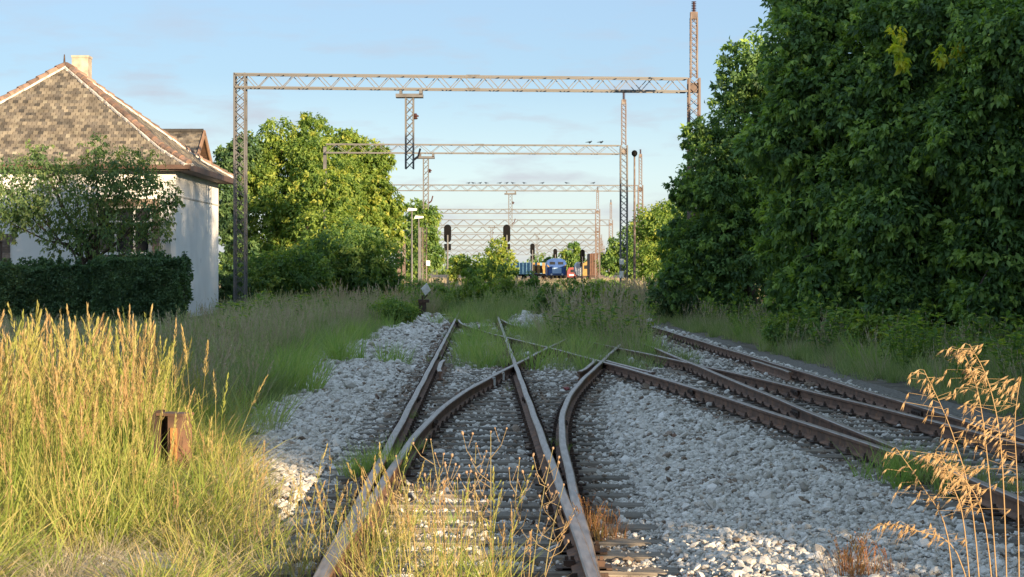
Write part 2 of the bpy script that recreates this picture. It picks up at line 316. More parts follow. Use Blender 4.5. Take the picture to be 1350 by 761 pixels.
# ------------------------------------------------------------------ scattering (stuff only)
def scatter(name, protos, P, rot, scl, kind='stuff', label=None, cat=None):
    c = bpy.data.collections.new(name + '_kinds')
    for pm in protos: c.objects.link(bpy.data.objects.new(name + '_piece', pm))
    me = bpy.data.meshes.new(name); n = len(P); me.vertices.add(n); me.vertices.foreach_set('co', np.asarray(P, np.float32).ravel())
    a = me.attributes.new('rot', 'FLOAT_VECTOR', 'POINT'); a.data.foreach_set('vector', np.asarray(rot, np.float32).ravel())
    a = me.attributes.new('scl', 'FLOAT_VECTOR', 'POINT'); a.data.foreach_set('vector', np.asarray(scl, np.float32).ravel())
    a = me.attributes.new('pid', 'INT', 'POINT'); a.data.foreach_set('value', RNG.integers(0, len(protos), n).astype(np.int32))
    o = obj(name, me); tag(o, label, cat, kind=kind)
    for m in protos[0].materials: me.materials.append(m)
    ng = bpy.data.node_groups.new(name + '_scatter', 'GeometryNodeTree')
    ng.interface.new_socket('Geometry', in_out='INPUT', socket_type='NodeSocketGeometry'); ng.interface.new_socket('Geometry', in_out='OUTPUT', socket_type='NodeSocketGeometry')
    N = ng.nodes; L = ng.links; gi = N.new('NodeGroupInput'); go = N.new('NodeGroupOutput')
    ip = N.new('GeometryNodeInstanceOnPoints'); ci = N.new('GeometryNodeCollectionInfo')
    ci.inputs['Collection'].default_value = c; ci.inputs['Separate Children'].default_value = True; ci.inputs['Reset Children'].default_value = True
    ip.inputs['Pick Instance'].default_value = True
    def na(nm, t):
        q = N.new('GeometryNodeInputNamedAttribute'); q.data_type = t; q.inputs['Name'].default_value = nm; return q.outputs[0]
    L.new(gi.outputs[0], ip.inputs['Points']); L.new(ci.outputs[0], ip.inputs['Instance'])
    L.new(na('pid', 'INT'), ip.inputs['Instance Index']); L.new(na('rot', 'FLOAT_VECTOR'), ip.inputs['Rotation']); L.new(na('scl', 'FLOAT_VECTOR'), ip.inputs['Scale'])
    L.new(ip.outputs[0], go.inputs[0]); md = o.modifiers.new('scatter', 'NODES'); md.node_group = ng
    return o

# stones
def stone_mesh(seed):
    r = random.Random(seed); t = (1 + 5 ** .5) / 2
    vs = [Vector(v).normalized() for v in [(-1, t, 0), (1, t, 0), (-1, -t, 0), (1, -t, 0), (0, -1, t), (0, 1, t), (0, -1, -t), (0, 1, -t), (t, 0, -1), (t, 0, 1), (-t, 0, -1), (-t, 0, 1)]]
    fs = [(0, 11, 5), (0, 5, 1), (0, 1, 7), (0, 7, 10), (0, 10, 11), (1, 5, 9), (5, 11, 4), (11, 10, 2), (10, 7, 6), (7, 1, 8), (3, 9, 4), (3, 4, 2), (3, 2, 6), (3, 6, 8), (3, 8, 9), (4, 9, 5), (2, 4, 11), (6, 2, 10), (8, 6, 7), (9, 8, 1)]
    sx, sy, sz = r.uniform(.8, 1.3), r.uniform(.7, 1.0), r.uniform(.45, .75)
    vs = [Vector((v.x * sx, v.y * sy, v.z * sz)) * r.uniform(.72, 1.2) for v in vs]
    b = MB(); b.add(vs, fs, 0, r.random()); return b.mesh('ballast_stone', M['stone'], var=True)
def ballast():
    protos = [stone_mesh(i) for i in range(9)]; PP = []; SS = []
    for (y0, y1, dens, r0) in ((9.3, 13, 2800, .0145), (13, 18, 2000, .0165), (18, 26, 1350, .0195), (26, 36, 760, .025), (36, 48, 400, .032), (48, 72, 190, .043)):
        x0, x1 = max(-.30 * y1, -5.2), min(.30 * y1, 6.3); n = int((x1 - x0) * (y1 - y0) * dens)
        x = RNG.uniform(x0, x1, n); y = RNG.uniform(y0, y1, n)
        edge = left_edge(y) + .35 * fbm(x, y, 1.4, 2); k = (np.abs(x) < .295 * y) & (x > edge) & (x < right_edge(y) - .5)
        tr = in_track(x, y); row = (y + .3) % 0.62; on_sl = tr & ((row < 0.27) | (np.abs(row - .135) < .135))
        k &= ~near_rail(x, y); k &= ~(on_sl & (RNG.random(n) < .965)); k &= ~((fbm(x, y, .9, 8) > .62) & (RNG.random(n) < .5))
        k &= ~((y > 46) & (x > 2.6) & (x < 3.6) & (RNG.random(n) < .6))
        x, y, tr, on_sl = x[k], y[k], tr[k], on_sl[k]; s = r0 * RNG.lognormal(0, .38, len(x)) * np.where(tr, .85, 1.0)
        z = gz(x, y) + s * RNG.uniform(0.1, 1.0, len(x)) + np.where(tr, .004, .014); z = np.where(on_sl, .006 + s * .4, z)
        PP.append(np.stack([x, y, z], 1)); SS.append(np.stack([s, s, s * .9], 1))
    # lit gravel patch among the grass at the near left corner
    n = 1500; x = RNG.uniform(-2.9, -2.0, n); y = RNG.uniform(10.2, 11.6, n); s = .024 * RNG.lognormal(0, .3, n)
    PP.append(np.stack([x, y, gz(x, y) + .01], 1)); SS.append(np.stack([s] * 3, 1))
    P = np.concatenate(PP); S = np.concatenate(SS); rot = RNG.uniform(0, 6.28, (len(P), 3)); rot[:, 0] *= .14; rot[:, 1] *= .14
    st = near_rail(P[:, 0], P[:, 1], .34) & (RNG.random(len(P)) < .55) | (fbm(P[:, 0], P[:, 1], .8, 17) > .60) & (RNG.random(len(P)) < .35) | (RNG.random(len(P)) < .035)
    scatter('ballast_stones', protos, P[~st], rot[~st], S[~st])
    pst = [p.copy() for p in protos]
    for p in pst: p.materials.clear(); p.materials.append(M['stone_stained'])
    scatter('stained_ballast_stones', pst, P[st], rot[st], S[st])
    
ballast()

# ------------------------------------------------------------------ tracks
tr_objs = [thing('railway_track', (t1(11), 11, 0), 'left railway track running straight ahead between two switches', 'railway track'),
           thing('railway_track', (t2(20), 20, 0), 'right railway track running along the dark trees', 'railway track'),
           thing('railway_track', (float(cA(20)), 20, 0), 'curved crossover track leaving the left track to the right in the foreground', 'railway track'),
           thing('railway_track', (float(cB(30)), 30, 0), 'crossover track leading from the right track to the far end of the left one', 'railway track')]
def rail(f, y0, y1, side, top, root, off=0.0, flare=0):
    prof = [(-.065, 0), (.065, 0), (.065, .012), (.012, .032), (.010, .105), (.034, .115), (.036, .142), (.026, .15), (-.026, .15), (-.036, .142), (-.034, .115), (-.010, .105), (-.012, .032), (-.065, .012)]
    ys = np.arange(y0, y1 + .01, .8); c = f(ys) + side * G2 + off; V = []; n = len(prof)
    if flare: c = c - side * .05 * (np.clip((y0 + .9 - ys) / .9, 0, 1) + np.clip((ys - y1 + .9) / .9, 0, 1)); n = len(prof)
    c = c + .004 * np.sin(ys * 1.7 + side) ; dz = .003 * np.sin(ys * .9 + side)
    for i, y in enumerate(ys):
        V += [(c[i] + px, y, top - .15 + pz + dz[i]) for px, pz in prof]
    Fs = []; mi = []
    for i in range(len(ys) - 1):
        for j in range(n):
            Fs.append((i * n + j, i * n + (j + 1) % n, (i + 1) * n + (j + 1) % n, (i + 1) * n + j)); mi.append(1 if j in (6, 7, 8) else 0)
    me = bpy.data.meshes.new('rail'); me.from_pydata(V, [], Fs + [tuple(range(n - 1, -1, -1)), tuple((len(ys) - 1) * n + j for j in range(n))])
    me.materials.append(M['rail_side']); me.materials.append(M['rail_top']); me.polygons.foreach_set('material_index', mi + [0, 0]); me.update()
    o = obj('rail', me); o.parent = root; o.matrix_parent_inverse = Matrix.Translation(-root.location); return o
def keep(o, root): o.parent = root; o.matrix_parent_inverse = Matrix.Translation(-Vector(root.location)); return o
tops = [.163, .166, .158, .154]
for (f, a, b), root, top in zip(TRK, tr_objs, tops):
    for s in (-1, 1): rail(f, a, b, s, top, root)
for f, k, sd_, ya, yb in ((t1, 0, -1, 29.8, 34.2), (cA, 2, 1, 29.8, 34.2), (t2, 1, 1, 29.6, 34.0), (cB, 3, -1, 29.6, 34.0)):
    rail(f, ya, yb, sd_, .151, tr_objs[k], -sd_ * .15, 1)['label'] = 'short check rail laid inside the running rail by the frog'
def sleeper_mesh(seed):
    r = random.Random(seed); b = MB(); n = 7; vs = []
    for i in range(n):
        x = -.5 + i / (n - 1); e = .04 if i in (0, n - 1) else 0
        for (y, z) in ((-.125, -.14), (.125, -.14), (.125, -.012), (.112, 0), (-.112, 0), (-.125, -.012)):
            vs.append((x + (r.uniform(-.012, .012) if e else 0), y * (1 - e) + r.uniform(-.006, .006), z + (r.uniform(-.008, .004) if z > -.1 else 0) - e * .25))
    fs = [(i * 6 + j, i * 6 + (j + 1) % 6, (i + 1) * 6 + (j + 1) % 6, (i + 1) * 6 + j) for i in range(n - 1) for j in range(6)] + [(5, 4, 3, 2, 1, 0), tuple((n - 1) * 6 + j for j in range(6))]
    b.add(vs, fs); return b.mesh('sleeper', M['wood'])
slm = [sleeper_mesh(i) for i in range(5)]
fast = [MB() for _ in range(4)]
y = 9.0 - .18; rows = 0
y = 0.62 * 6 - .3 + .135
while y < 95:
    iv = []
    for k, (f, a, b) in enumerate(TRK):
        if a <= y <= b + .5: c = float(f(y)); iv.append([c - 1.3, c + 1.3, k])
    iv.sort(); mer = []
    for a, b, k in iv:
        if mer and a < mer[-1][1] + .02: mer[-1][1] = max(mer[-1][1], b)
        else: mer.append([a, b, k])
    for a, b, k in mer:
        L_ = min(b - a, 9); o = obj('sleeper', random.choice(slm), None, ((a + b) / 2 + random.uniform(-.06, .06), y + random.uniform(-.02, .02), random.uniform(-.012, .004)), (0, 0, random.uniform(-.012, .012)), (L_, random.uniform(.92, 1.06), 1)); keep(o, tr_objs[k])
    for k, (f, a, b) in enumerate(TRK):
        if a <= y <= b and y < 62:
            c = float(f(y))
            for s in (-1, 1):
                x = c + s * G2; fast[k].box((x, y, .008 + k * .001), (.30, .16, .014))
                for q in (-1, 1):
                    fast[k].box((x + q * .088, y, .032), (.036, .07, .042)); fast[k].box((x + q * .088, y, .062), (.022, .022, .03))
    y += 0.62
for k in range(4): o = fast[k].build('rail_fastening', M['iron']); tag(o, kind='stuff'); keep(o, tr_objs[k])
# fish plates at joints and small white painted pins on the rails
for k, yy in ((0, 13.1), (0, 24.4), (0, 36.0), (1, 22.0), (1, 33.5), (2, 20.6), (3, 25.8)):
    f = TRK[k][0]
    for s in (-1, 1):
        x = float(f(yy)) + s * G2; b = MB()
        for q in (-1, 1):
            b.box((x + q * .022, yy, .07 + .01), (.018, .5, .07))
            for t in (-.18, -.06, .06, .18): b.box((x + q * .042, yy + t, .08), (.028, .03, .03))
        keep(b.build('fish_plate', M['iron']), tr_objs[k])
for px, py in ((652, 506), (664, 499), (853, 499), (838, 420)):
    p = GP(px, py, .05); b = MB(); b.box((0, 0, .06), (.03, .05, .12)); b.box((-.05, 0, .115), (.12, .05, .028))
    o = b.build('clearance_pin', M['white_paint'], loc=(p.x, p.y, .0)); o.location = (p.x, p.y, .02)
    tag(o, {652: 'small white painted pin beside the curved rail left of the frog', 664: 'small white painted pin just below the rail crossing', 853: 'small white bent pin beside the long right crossover rail', 838: 'small white stub in the weeds below the second gantry post'}[px], 'marker')

# ------------------------------------------------------------------ leaves and trees
def leaves(C, axis, nrm, L_, Wd, var):
    """folded diamond leaves: C base (N,3), axis unit tip direction, nrm unit normal, sizes"""
    side = np.cross(axis, nrm); side /= np.linalg.norm(side, axis=1, keepdims=True) + 1e-9
    L_ = L_[:, None]; Wd = Wd[:, None]
    a = C; b = C + axis * L_ * .42 + side * Wd * .5 + nrm * Wd * .18; c = C + axis * L_ - nrm * L_ * .12; d = C + axis * L_ * .42 - side * Wd * .5 + nrm * Wd * .18
    V = np.stack([a, b, c, d], 1).reshape(-1, 3); n = len(C); i = np.arange(n) * 4
    Fc = np.stack([np.stack([i, i + 1, i + 2], 1), np.stack([i, i + 2, i + 3], 1)], 1).reshape(-1, 3)
    return V, Fc, np.repeat(var, 4)
def unit(v): return v / (np.linalg.norm(v, axis=-1, keepdims=True) + 1e-9)
def crown_mesh(lobes, nleaf, leaf, material, seed=0, droop=.6, clump=.30, per=26, inner=.25, bias=0.0, keepf=None, split=0, spray=.05, zmin=.03):
    """lobes: (x,y,z,rx,ry,rz); leaves gather in clumps over each lobe's surface, some inside"""
    rg = np.random.default_rng(seed); Ls = np.array(lobes, float)
    if split:
        sub = []
        for l in Ls:
            sub.append([*l[:3], *(l[3:] * .72)])
            for _ in range(split):
                d = unit(rg.normal(size=3)); d[1] = -abs(d[1]) if rg.random() < .6 else d[1]; k = rg.uniform(.30, .52); sub.append([*(l[:3] + d * l[3:] * (1.02 - k * .8)), *(l[3:] * k)])
        Ls = np.array(sub)
    area = (Ls[:, 3] * Ls[:, 5]); area /= area.sum()
    VV = []; FF = []; AA = []; off = 0
    for lb, fr in zip(Ls, area):
        n = max(60, int(nleaf * fr)); nc = max(8, n // per)
        d = unit(rg.normal(size=(nc, 3))); ins = rg.random(nc) < inner
        rad = np.where(ins, rg.uniform(.3, .8, nc), rg.uniform(.82, 1.10, nc)) * (1 + .12 * np.sin(d[:, 0] * 5 + seed) * np.cos(d[:, 2] * 6 + lb[0]))
        R3 = lb[3:6]; cc = lb[:3] + d * R3 * rad[:, None]; cs = clump * R3.mean() * rg.uniform(.5, 1.25, nc); cv = rg.beta(2.2, 2.6, nc) + bias; sp = rg.random(nc) < spray; cc[sp] = (lb[:3] + d * R3 * rg.uniform(1.1, 1.32, nc)[:, None])[sp]; cs[sp] *= .6; cv[sp] = .85
        k = rg.integers(0, nc, n); off3 = rg.normal(size=(n, 3)) * .5; off3[:, 2] *= .75
        C = cc[k] + off3 * cs[k][:, None]; out = unit(d[k] + .6 * rg.normal(size=(n, 3)))
        ax = unit(out * .8 + np.array([0, 0, -droop]) + .45 * rg.normal(size=(n, 3))); nr = unit(out * 1.0 + np.array([0, 0, .45]) + .45 * rg.normal(size=(n, 3)))
        nr = unit(nr - ax * (nr * ax).sum(1, keepdims=True)); L_ = leaf * rg.uniform(.5, 1.45, n); va = np.clip(cv[k] + rg.normal(size=n) * .10, 0, 1)
        ok = C[:, 2] > zmin
        if keepf is not None: ok &= keepf(C)
        V, Fc, A = leaves(C[ok], ax[ok], nr[ok], L_[ok], L_[ok] * rg.uniform(.42, .62, ok.sum()), va[ok])
        VV.append(V); FF.append(Fc + off); AA.append(A); off += len(V)
    return mesh_np('crown', np.concatenate(VV), np.concatenate(FF), 3, np.concatenate(AA), [material])
def trunk_mesh(base, lobes, r0, seed=0, stems=1, twig=2):
    r = random.Random(seed); b = MB(); top = max(l[2] for l in lobes); cx = sum(l[0] for l in lobes) / len(lobes); cy = sum(l[1] for l in lobes) / len(lobes)
    H = top * .55
    for s in range(stems):
        bx = Vector(base) + Vector((r.uniform(-.25, .25), r.uniform(-.15, .15), 0)) * (stems > 1)
        tp = Vector((bx.x * .5 + cx * .5 + r.uniform(-.5, .5) * stems * .4, bx.y * .5 + cy * .5, H)); pts = []
        for i in range(6):
            t = i / 5; p = bx.lerp(tp, t); pts.append(p + Vector((r.uniform(-.1, .1), r.uniform(-.1, .1), 0)) * (0 < i))
        pts[0].z = -.15; b.tube(pts, [r0 * (1.25 - .8 * i / 5) for i in range(6)], 7)
        for l in lobes[s::stems]:
            st = pts[r.choice((2, 3, 4))]; e = Vector(l[:3]); mid = st.lerp(e, .5) + Vector((r.uniform(-.2, .2), r.uniform(-.2, .2), -.15)); b.tube([st, mid, e], [r0 * .5, r0 * .33, r0 * .16], 5)
            for _ in range(twig):
                q = e + Vector((r.uniform(-1, 1) * l[3], r.uniform(-1, 1) * l[4], r.uniform(-.5, .9) * l[5])) * .8; b.tube([mid.lerp(e, .6), (mid + q) / 2 + Vector((0, 0, .1)), q], [r0 * .2, r0 * .12, r0 * .04], 4)
    return b
def tree(name, label, cat, base, lobes, nleaf, leaf, material, seed, r0=.18, group=None, stems=1, **kw):
    bx, by = base[0], base[1]; L0 = [(l[0] - bx, l[1] - by, l[2], *l[3:]) for l in lobes]
    t = thing(name, (bx, by, 0), label, cat, group); obj('crown', crown_mesh(L0, nleaf, leaf, material, seed, **kw), t)
    trunk_mesh((0, 0, 0), L0, r0, seed, stems).build('trunk', M['bark'], t, smooth=True); return t
def lobe(px, py, Y, rp, ry=None, sq=1.0):
    p = W(px, py, Y); r = rp * Y / F; return (p.x, p.y, p.z, r, ry or r, r * sq)

# --- right side: the dark broad-leaved trees along the right track
tree('walnut_tree', 'tall dark walnut tree whose left edge overhangs the right track', 'tree', (7.6, 45.5), [lobe(1062, 60, 45, 72), lobe(1040, 190, 45, 68), lobe(1055, 300, 45, 62), lobe(1110, 130, 44.5, 80), lobe(1120, 250, 44, 75), lobe(1100, 365, 44, 62), lobe(1060, 385, 44.6, 45), lobe(1110, -20, 46, 85)], 90000, .155, M['walnut'], 21, .22, group='dark walnut trees along the right track', clump=.26, per=18, split=6, spray=.14)
tree('walnut_tree', 'middle dark walnut tree with broad drooping leaves down to the grass', 'tree', (9.9, 44), [lobe(1210, 60, 43.5, 92), lobe(1190, 190, 43, 90), lobe(1200, 310, 43, 88), lobe(1185, 395, 42.4, 50), lobe(1240, 390, 43, 60), lobe(1215, -60, 45, 95)], 90000, .16, M['walnut'], 22, .24, group='dark walnut trees along the right track', clump=.26, per=18, split=6, spray=.14)
tree('walnut_tree', 'dark walnut tree at the right edge of the view behind the grass bank', 'tree', (12.3, 42), [lobe(1330, 60, 41.5, 95), lobe(1310, 200, 41.5, 92), lobe(1330, 320, 41.5, 90), lobe(1300, 400, 41, 55), lobe(1370, 380, 42, 70), lobe(1340, -60, 43, 95)], 84000, .16, M['walnut'], 23, .24, group='dark walnut trees along the right track', clump=.26, per=18, split=6, spray=.14)
tree('leafy_tree', 'dark slender tree hiding the foot of the nearest gantry on the right', 'tree', (8.2, 62), [lobe(985, 95, 62, 52), lobe(975, 175, 62, 62), lobe(950, 235, 61, 48), lobe(985, 270, 62, 65), lobe(950, 310, 61, 50), lobe(975, 365, 61, 55), lobe(1015, 115, 63, 45), lobe(930, 345, 61, 38), lobe(922, 190, 61.5, 26), lobe(908, 250, 61.5, 28), lobe(900, 310, 61.5, 28), lobe(896, 375, 61, 28)], 66000, .155, M['walnut'], 24, .2, clump=.28, bias=-.05, split=6, spray=.14)
tree('leafy_tree', 'bushy tree leaning over the right track beyond the first gantry', 'tree', (8.6, 84), [lobe(905, 285, 84, 34), lobe(893, 330, 84, 34), lobe(925, 250, 86, 38), lobe(930, 330, 84, 46), lobe(885, 370, 83, 26), lobe(915, 385, 82, 36)], 26000, .17, M['leaf_mid'], 25, .16, clump=.3, bias=-.05, split=5)
tree('leafy_tree', 'yellow green tree behind the second gantry post on the right', 'tree', (11.0, 128), [lobe(862, 300, 128, 26), lobe(880, 325, 128, 28), lobe(868, 348, 126, 26), lobe(885, 290, 130, 25)], 14000, .24, M['leaf_yellow'], 26, .15, clump=.3)
tree('leafy_tree', 'green tree standing just right of the rusty wagon far down the yard', 'tree', (13.5, 215), [lobe(812, 338, 215, 17), lobe(826, 325, 215, 20), lobe(842, 315, 217, 20), lobe(836, 345, 214, 18), lobe(802, 350, 214, 13)], 9000, .36, M['leaf_mid'], 27, .15, clump=.3)
for par, pts in (('walnut_tree.001', ((1183, 42), (1178, 66), (1190, 82), (1262, 66), (1240, 72))), ('walnut_tree.002', ((1292, 62), (1318, 60), (1343, 28), (1336, 52)))):  # added leaf clusters, coloured like sunlit sprigs on the shaded crowns
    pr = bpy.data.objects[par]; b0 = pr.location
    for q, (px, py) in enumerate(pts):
        c = W(px, py, 41.2 if par[-1] != 'e' else 43.2) - b0; o = obj('painted_sunlit_spray', crown_mesh([(0, 0, 0.2, .13, .13, .22)], 64, .17, M['sunlit_leaf'], 7 + q * 3 + px, clump=.8, inner=.8, per=9, spray=0, droop=1.0, bias=.1, zmin=-9), pr, c - Vector((0, 0, .2)))
        o['label'] = 'spray of leaves coloured as if sunlit, hanging out of the dark crown'
# the same wood goes on to the right of the view and shades the tracks
wood = [(9.7, 5.3), (10.4, 12.5), (12.4, 20), (14.6, 27), (16.5, 34), (15.5, -1.5), (16.5, 11), (17.5, 20), (18.5, 29), (19, 38), (13.5, 53), (15, 66), (13.5, 76), (16, 90), (22, 48)]
wl_ = [(0, 0, 9.2, 2.9, 3.2, 2.6), (.6, -1.2, 6.6, 3.3, 3.6, 2.6), (-.6, 1.8, 6.2, 3.1, 3.4, 2.6), (.2, .2, 3.4, 3.1, 3.9, 2.4), (.1, -2.2, 2.2, 2.5, 2.4, 2.0), (.1, 2.4, 2.2, 2.5, 2.4, 2.0), (0, .4, 11.2, 1.9, 2.1, 1.5)]
wcm = crown_mesh(wl_, 30000, .25, M['walnut'], 41, clump=.34, inner=.5, per=20); wtm = trunk_mesh((0, 0, 0), wl_, .24, 41).mesh('trunk', M['bark'])
for i, (x, y) in enumerate(wood):
    t = thing('wood_tree', (x, y, 0), 'tall leafy tree in the wood to the right of the walnut trees', 'tree', 'trees of the wood right of the tracks', rz=random.uniform(0, 6.28) if x > 12.5 else random.choice((0, 3.14)) + random.uniform(-.3, .3))
    s = random.uniform(.94, 1.06); t.scale = (s, s, s * (1.0 if y < 35 else .80)); obj('crown', wcm, t); obj('trunk', wtm, t)

# --- left side trees
LY = 110
tree('leafy_tree', 'large rounded sunlit tree behind the nearest gantry left post', 'tree', (-14.5, LY), [lobe(385, 205, LY, 52), lobe(345, 235, LY, 48), lobe(425, 235, LY - 1, 55), lobe(400, 285, LY - 2, 62), lobe(432, 248, 100, 34), lobe(428, 310, 99, 40), lobe(425, 360, 98, 36), lobe(345, 300, LY - 1, 50), lobe(440, 300, LY - 2, 48), lobe(335, 350, LY - 3, 42), lobe(395, 350, LY - 3, 45), lobe(410, 180, LY + 1, 35)], 90000, .22, M['leaf_yellow'], 31, .25, clump=.24, per=22, bias=-.02, split=5)
tree('leafy_tree', 'olive green tree right of the big rounded one, second gantry beam before it', 'tree', (-9.2, 115), [lobe(478, 215, 115, 36), lobe(470, 255, 114, 45), lobe(500, 265, 115, 34), lobe(512, 305, 114, 27), lobe(480, 320, 113, 42), lobe(455, 195, 116, 28)], 50000, .23, M['leaf_yellow'], 32, .2, clump=.25, per=22, split=5)
tree('leafy_tree', 'dark tree between the house and the nearest gantry post', 'tree', (-14.0, 92), [lobe(303, 215, 92, 26), lobe(300, 255, 92, 26), lobe(302, 300, 91, 28), lobe(318, 345, 90, 30), lobe(325, 200, 93, 26)], 16000, .20, M['leaf_dark'], 33, .15, clump=.3, split=5)
tree('leafy_tree', 'distant olive tree standing among the far gantry posts', 'tree', (-9.5, 205), [lobe(560, 290, 205, 17), lobe(553, 315, 204, 22), lobe(566, 335, 204, 18), lobe(545, 350, 203, 20), lobe(548, 280, 206, 14)], 15000, .34, M['leaf_mid'], 34, .18, clump=.3)
def shrub(name, label, cat, px, py, Y, lbs, n, leaf, m, seed, group=None, **kw):
    p = GP(px, HY + CAMZ * F / Y); return tree(name, label, cat, (p.x, Y), [lobe(a, b, Y, r, sq=s) for a, b, r, s in lbs], n, leaf, m, seed, .05, group, stems=3, **kw)
shrub('shrub', 'wide dark shrub at the edge of the ballast left of the switch marker', 'shrub', 470, 0, 76, [(455, 340, 45, .9), (490, 350, 38, 1), (425, 360, 40, .9), (470, 375, 45, .8), (505, 375, 22, 1)], 24000, .15, M['leaf_mid'], 51, clump=.25, bias=-.12)
shrub('shrub', 'tall dark green shrub under the big sunlit tree', 'shrub', 360, 0, 74, [(350, 375, 42, .9), (395, 370, 42, 1), (320, 395, 30, .8), (380, 395, 40, .6)], 20000, .15, M['leaf_mid'], 52, clump=.25, bias=-.12)
shrub('shrub', 'dark clipped shrub beside the far corner of the white house', 'shrub', 300, 0, 72.5, [(298, 385, 15, 1.6), (318, 390, 18, 1.3)], 7000, .10, M['leaf_dark'], 53, clump=.25)
shrub('shrub', 'yellow green shrub behind the left tall signal', 'shrub', 615, 0, 135, [(610, 349, 12, .9), (622, 356, 12, .9), (600, 360, 10, 1), (635, 362, 10, .8)], 5000, .18, M['leaf_yellow'], 54, spray=.2, bias=.05)
shrub('shrub', 'feathery acacia shrub at the foot of the middle tall signal', 'shrub', 655, 0, 132, [(655, 330, 11, 1.3), (645, 350, 14, 1.1), (666, 345, 12, 1.2), (672, 360, 9, .9), (656, 364, 20, .6)], 6500, .18, M['leaf_yellow'], 55, droop=.2, spray=.2, bias=.02)
shrub('shrub', 'small tree rising between the far signals behind the blue engine', 'tree', 755, 0, 420, [(755, 333, 10, 1.2), (748, 345, 12, 1), (764, 348, 11, 1)], 3500, .7, M['leaf_mid'], 56)
shrub('shrub', 'low green shrub left of the blue engine in the distance', 'shrub', 722, 0, 430, [(722, 348, 7, 1), (714, 354, 8, .8)], 1600, .6, M['leaf_mid'], 57)
shrub('shrub', 'green shrub growing against the foot of the second gantry post', 'shrub', 800, 0, 95, [(790, 385, 16, .7), (768, 390, 14, .6), (806, 380, 12, .8)], 5000, .14, M['leaf_mid'], 58, bias=-.1)
shrub('shrub', 'rounded dry green bush behind the switch marker', 'shrub', 585, 0, 80, [(572, 388, 16, .8), (590, 392, 14, .7), (530, 395, 20, .7), (548, 392, 12, .8)], 6000, .12, M['leaf_mid'], 59, bias=.05)
shrub('shrub', 'dark low bush at the foot of the slender tree on the right', 'shrub', 905, 0, 66, [(880, 395, 26, .8), (905, 405, 26, .7), (935, 400, 34, .8), (970, 400, 30, .8)], 12000, .13, M['leaf_dark'], 60, bias=.1)
shrub('shrub', 'bright green sapling at the foot of the walnut tree', 'shrub', 1145, 0, 38, [(1140, 432, 18, 1.0), (1152, 448, 16, .8)], 700, .13, M['leaf_yellow'], 61, bias=.1)
shrub('shrub', 'green bush at the ballast edge below the left end of the walnuts', 'shrub', 1040, 0, 41, [(1030, 440, 24, .8), (1055, 445, 22, .8)], 5000, .08, M['leaf_mid'], 62)
for i, (px, Y, r, lb) in enumerate(((535, 92, 16, 'low olive bush left of the pale plated post'), (745, 105, 11, 'low green bush in the weeds before the blue engine'), (790, 120, 12, 'low bush in the weeds before the rusty wagon'), (575, 120, 12, 'low bush at the foot of the left tall signal'), )):
    shrub('shrub', lb, 'shrub', px, 0, Y, [(px, 378, r, .8), (px + r, 382, r * .8, .8), (px - r, 383, r * .8, .7)], 2600, .13, M['leaf_mid'], 140 + i)
shrub('shrub', 'low rounded dry bush at the ballast edge left of the switch marker', 'shrub', 522, 0, 58, [(512, 412, 24, .62), (530, 411, 17, .62), (500, 422, 16, .6)], 9000, .075, M['leaf_mid'], 160, bias=.1, clump=.5)
# weedy saplings on the track far ahead
for i, (px, Y, h, lb) in enumerate(((618, 75, 1.9, 'leafy sapling just right of the end of the left rail'), (643, 84, 2.5, 'tallest leafy sapling in the weeds below the acacia'), (672, 78, 2.0, 'leafy sapling at the far end of the right hand rail of the left track'), (628, 92, 2.0, 'leafy sapling behind the one at the rail end'), (700, 88, 1.8, 'leafy sapling in the weeds below the small signal'), (780, 62, 1.3, 'bright leafy sapling in the dry weeds left of the second gantry post'), (812, 58, 1.2, 'leafy sapling in the weeds just before the second gantry post'), (660, 95, 2.3, 'leafy sapling in front of the middle signal pole'), (725, 70, 1.2, 'low leafy sapling at the back of the grey stone patch'), (762, 68, 1.4, 'leafy sapling behind the bright one in the dry weeds'))):
    x = (px - HX) * Y / F; tree('sapling', lb, 'sapling', (x, Y), [(x, Y, h * .80, .35, .35, .35), (x + .22, Y, h * .5, .5, .4, .4), (x - .25, Y, h * .45, .5, .4, .4), (x, Y - .1, h * .3, .5, .4, .35)], 2200, .12, M['leaf_yellow' if i in (0, 1, 2, 5, 6) else 'leaf_mid'], 80 + i, .02, 'leafy saplings on the far tracks', stems=2, clump=.4, bias=-.1)
# far horizon wood
hz = []
for i in range(70):
    x = -330 + i * 11 + random.uniform(-4, 4); hz.append((x, 820 + random.uniform(-30, 60), random.uniform(2, 4), 9, 8, random.uniform(4, 7)))
tag(obj('distant_wood', crown_mesh(hz, 26000, 2.0, M['leaf_mid'], 99, clump=.4)), kind='stuff')

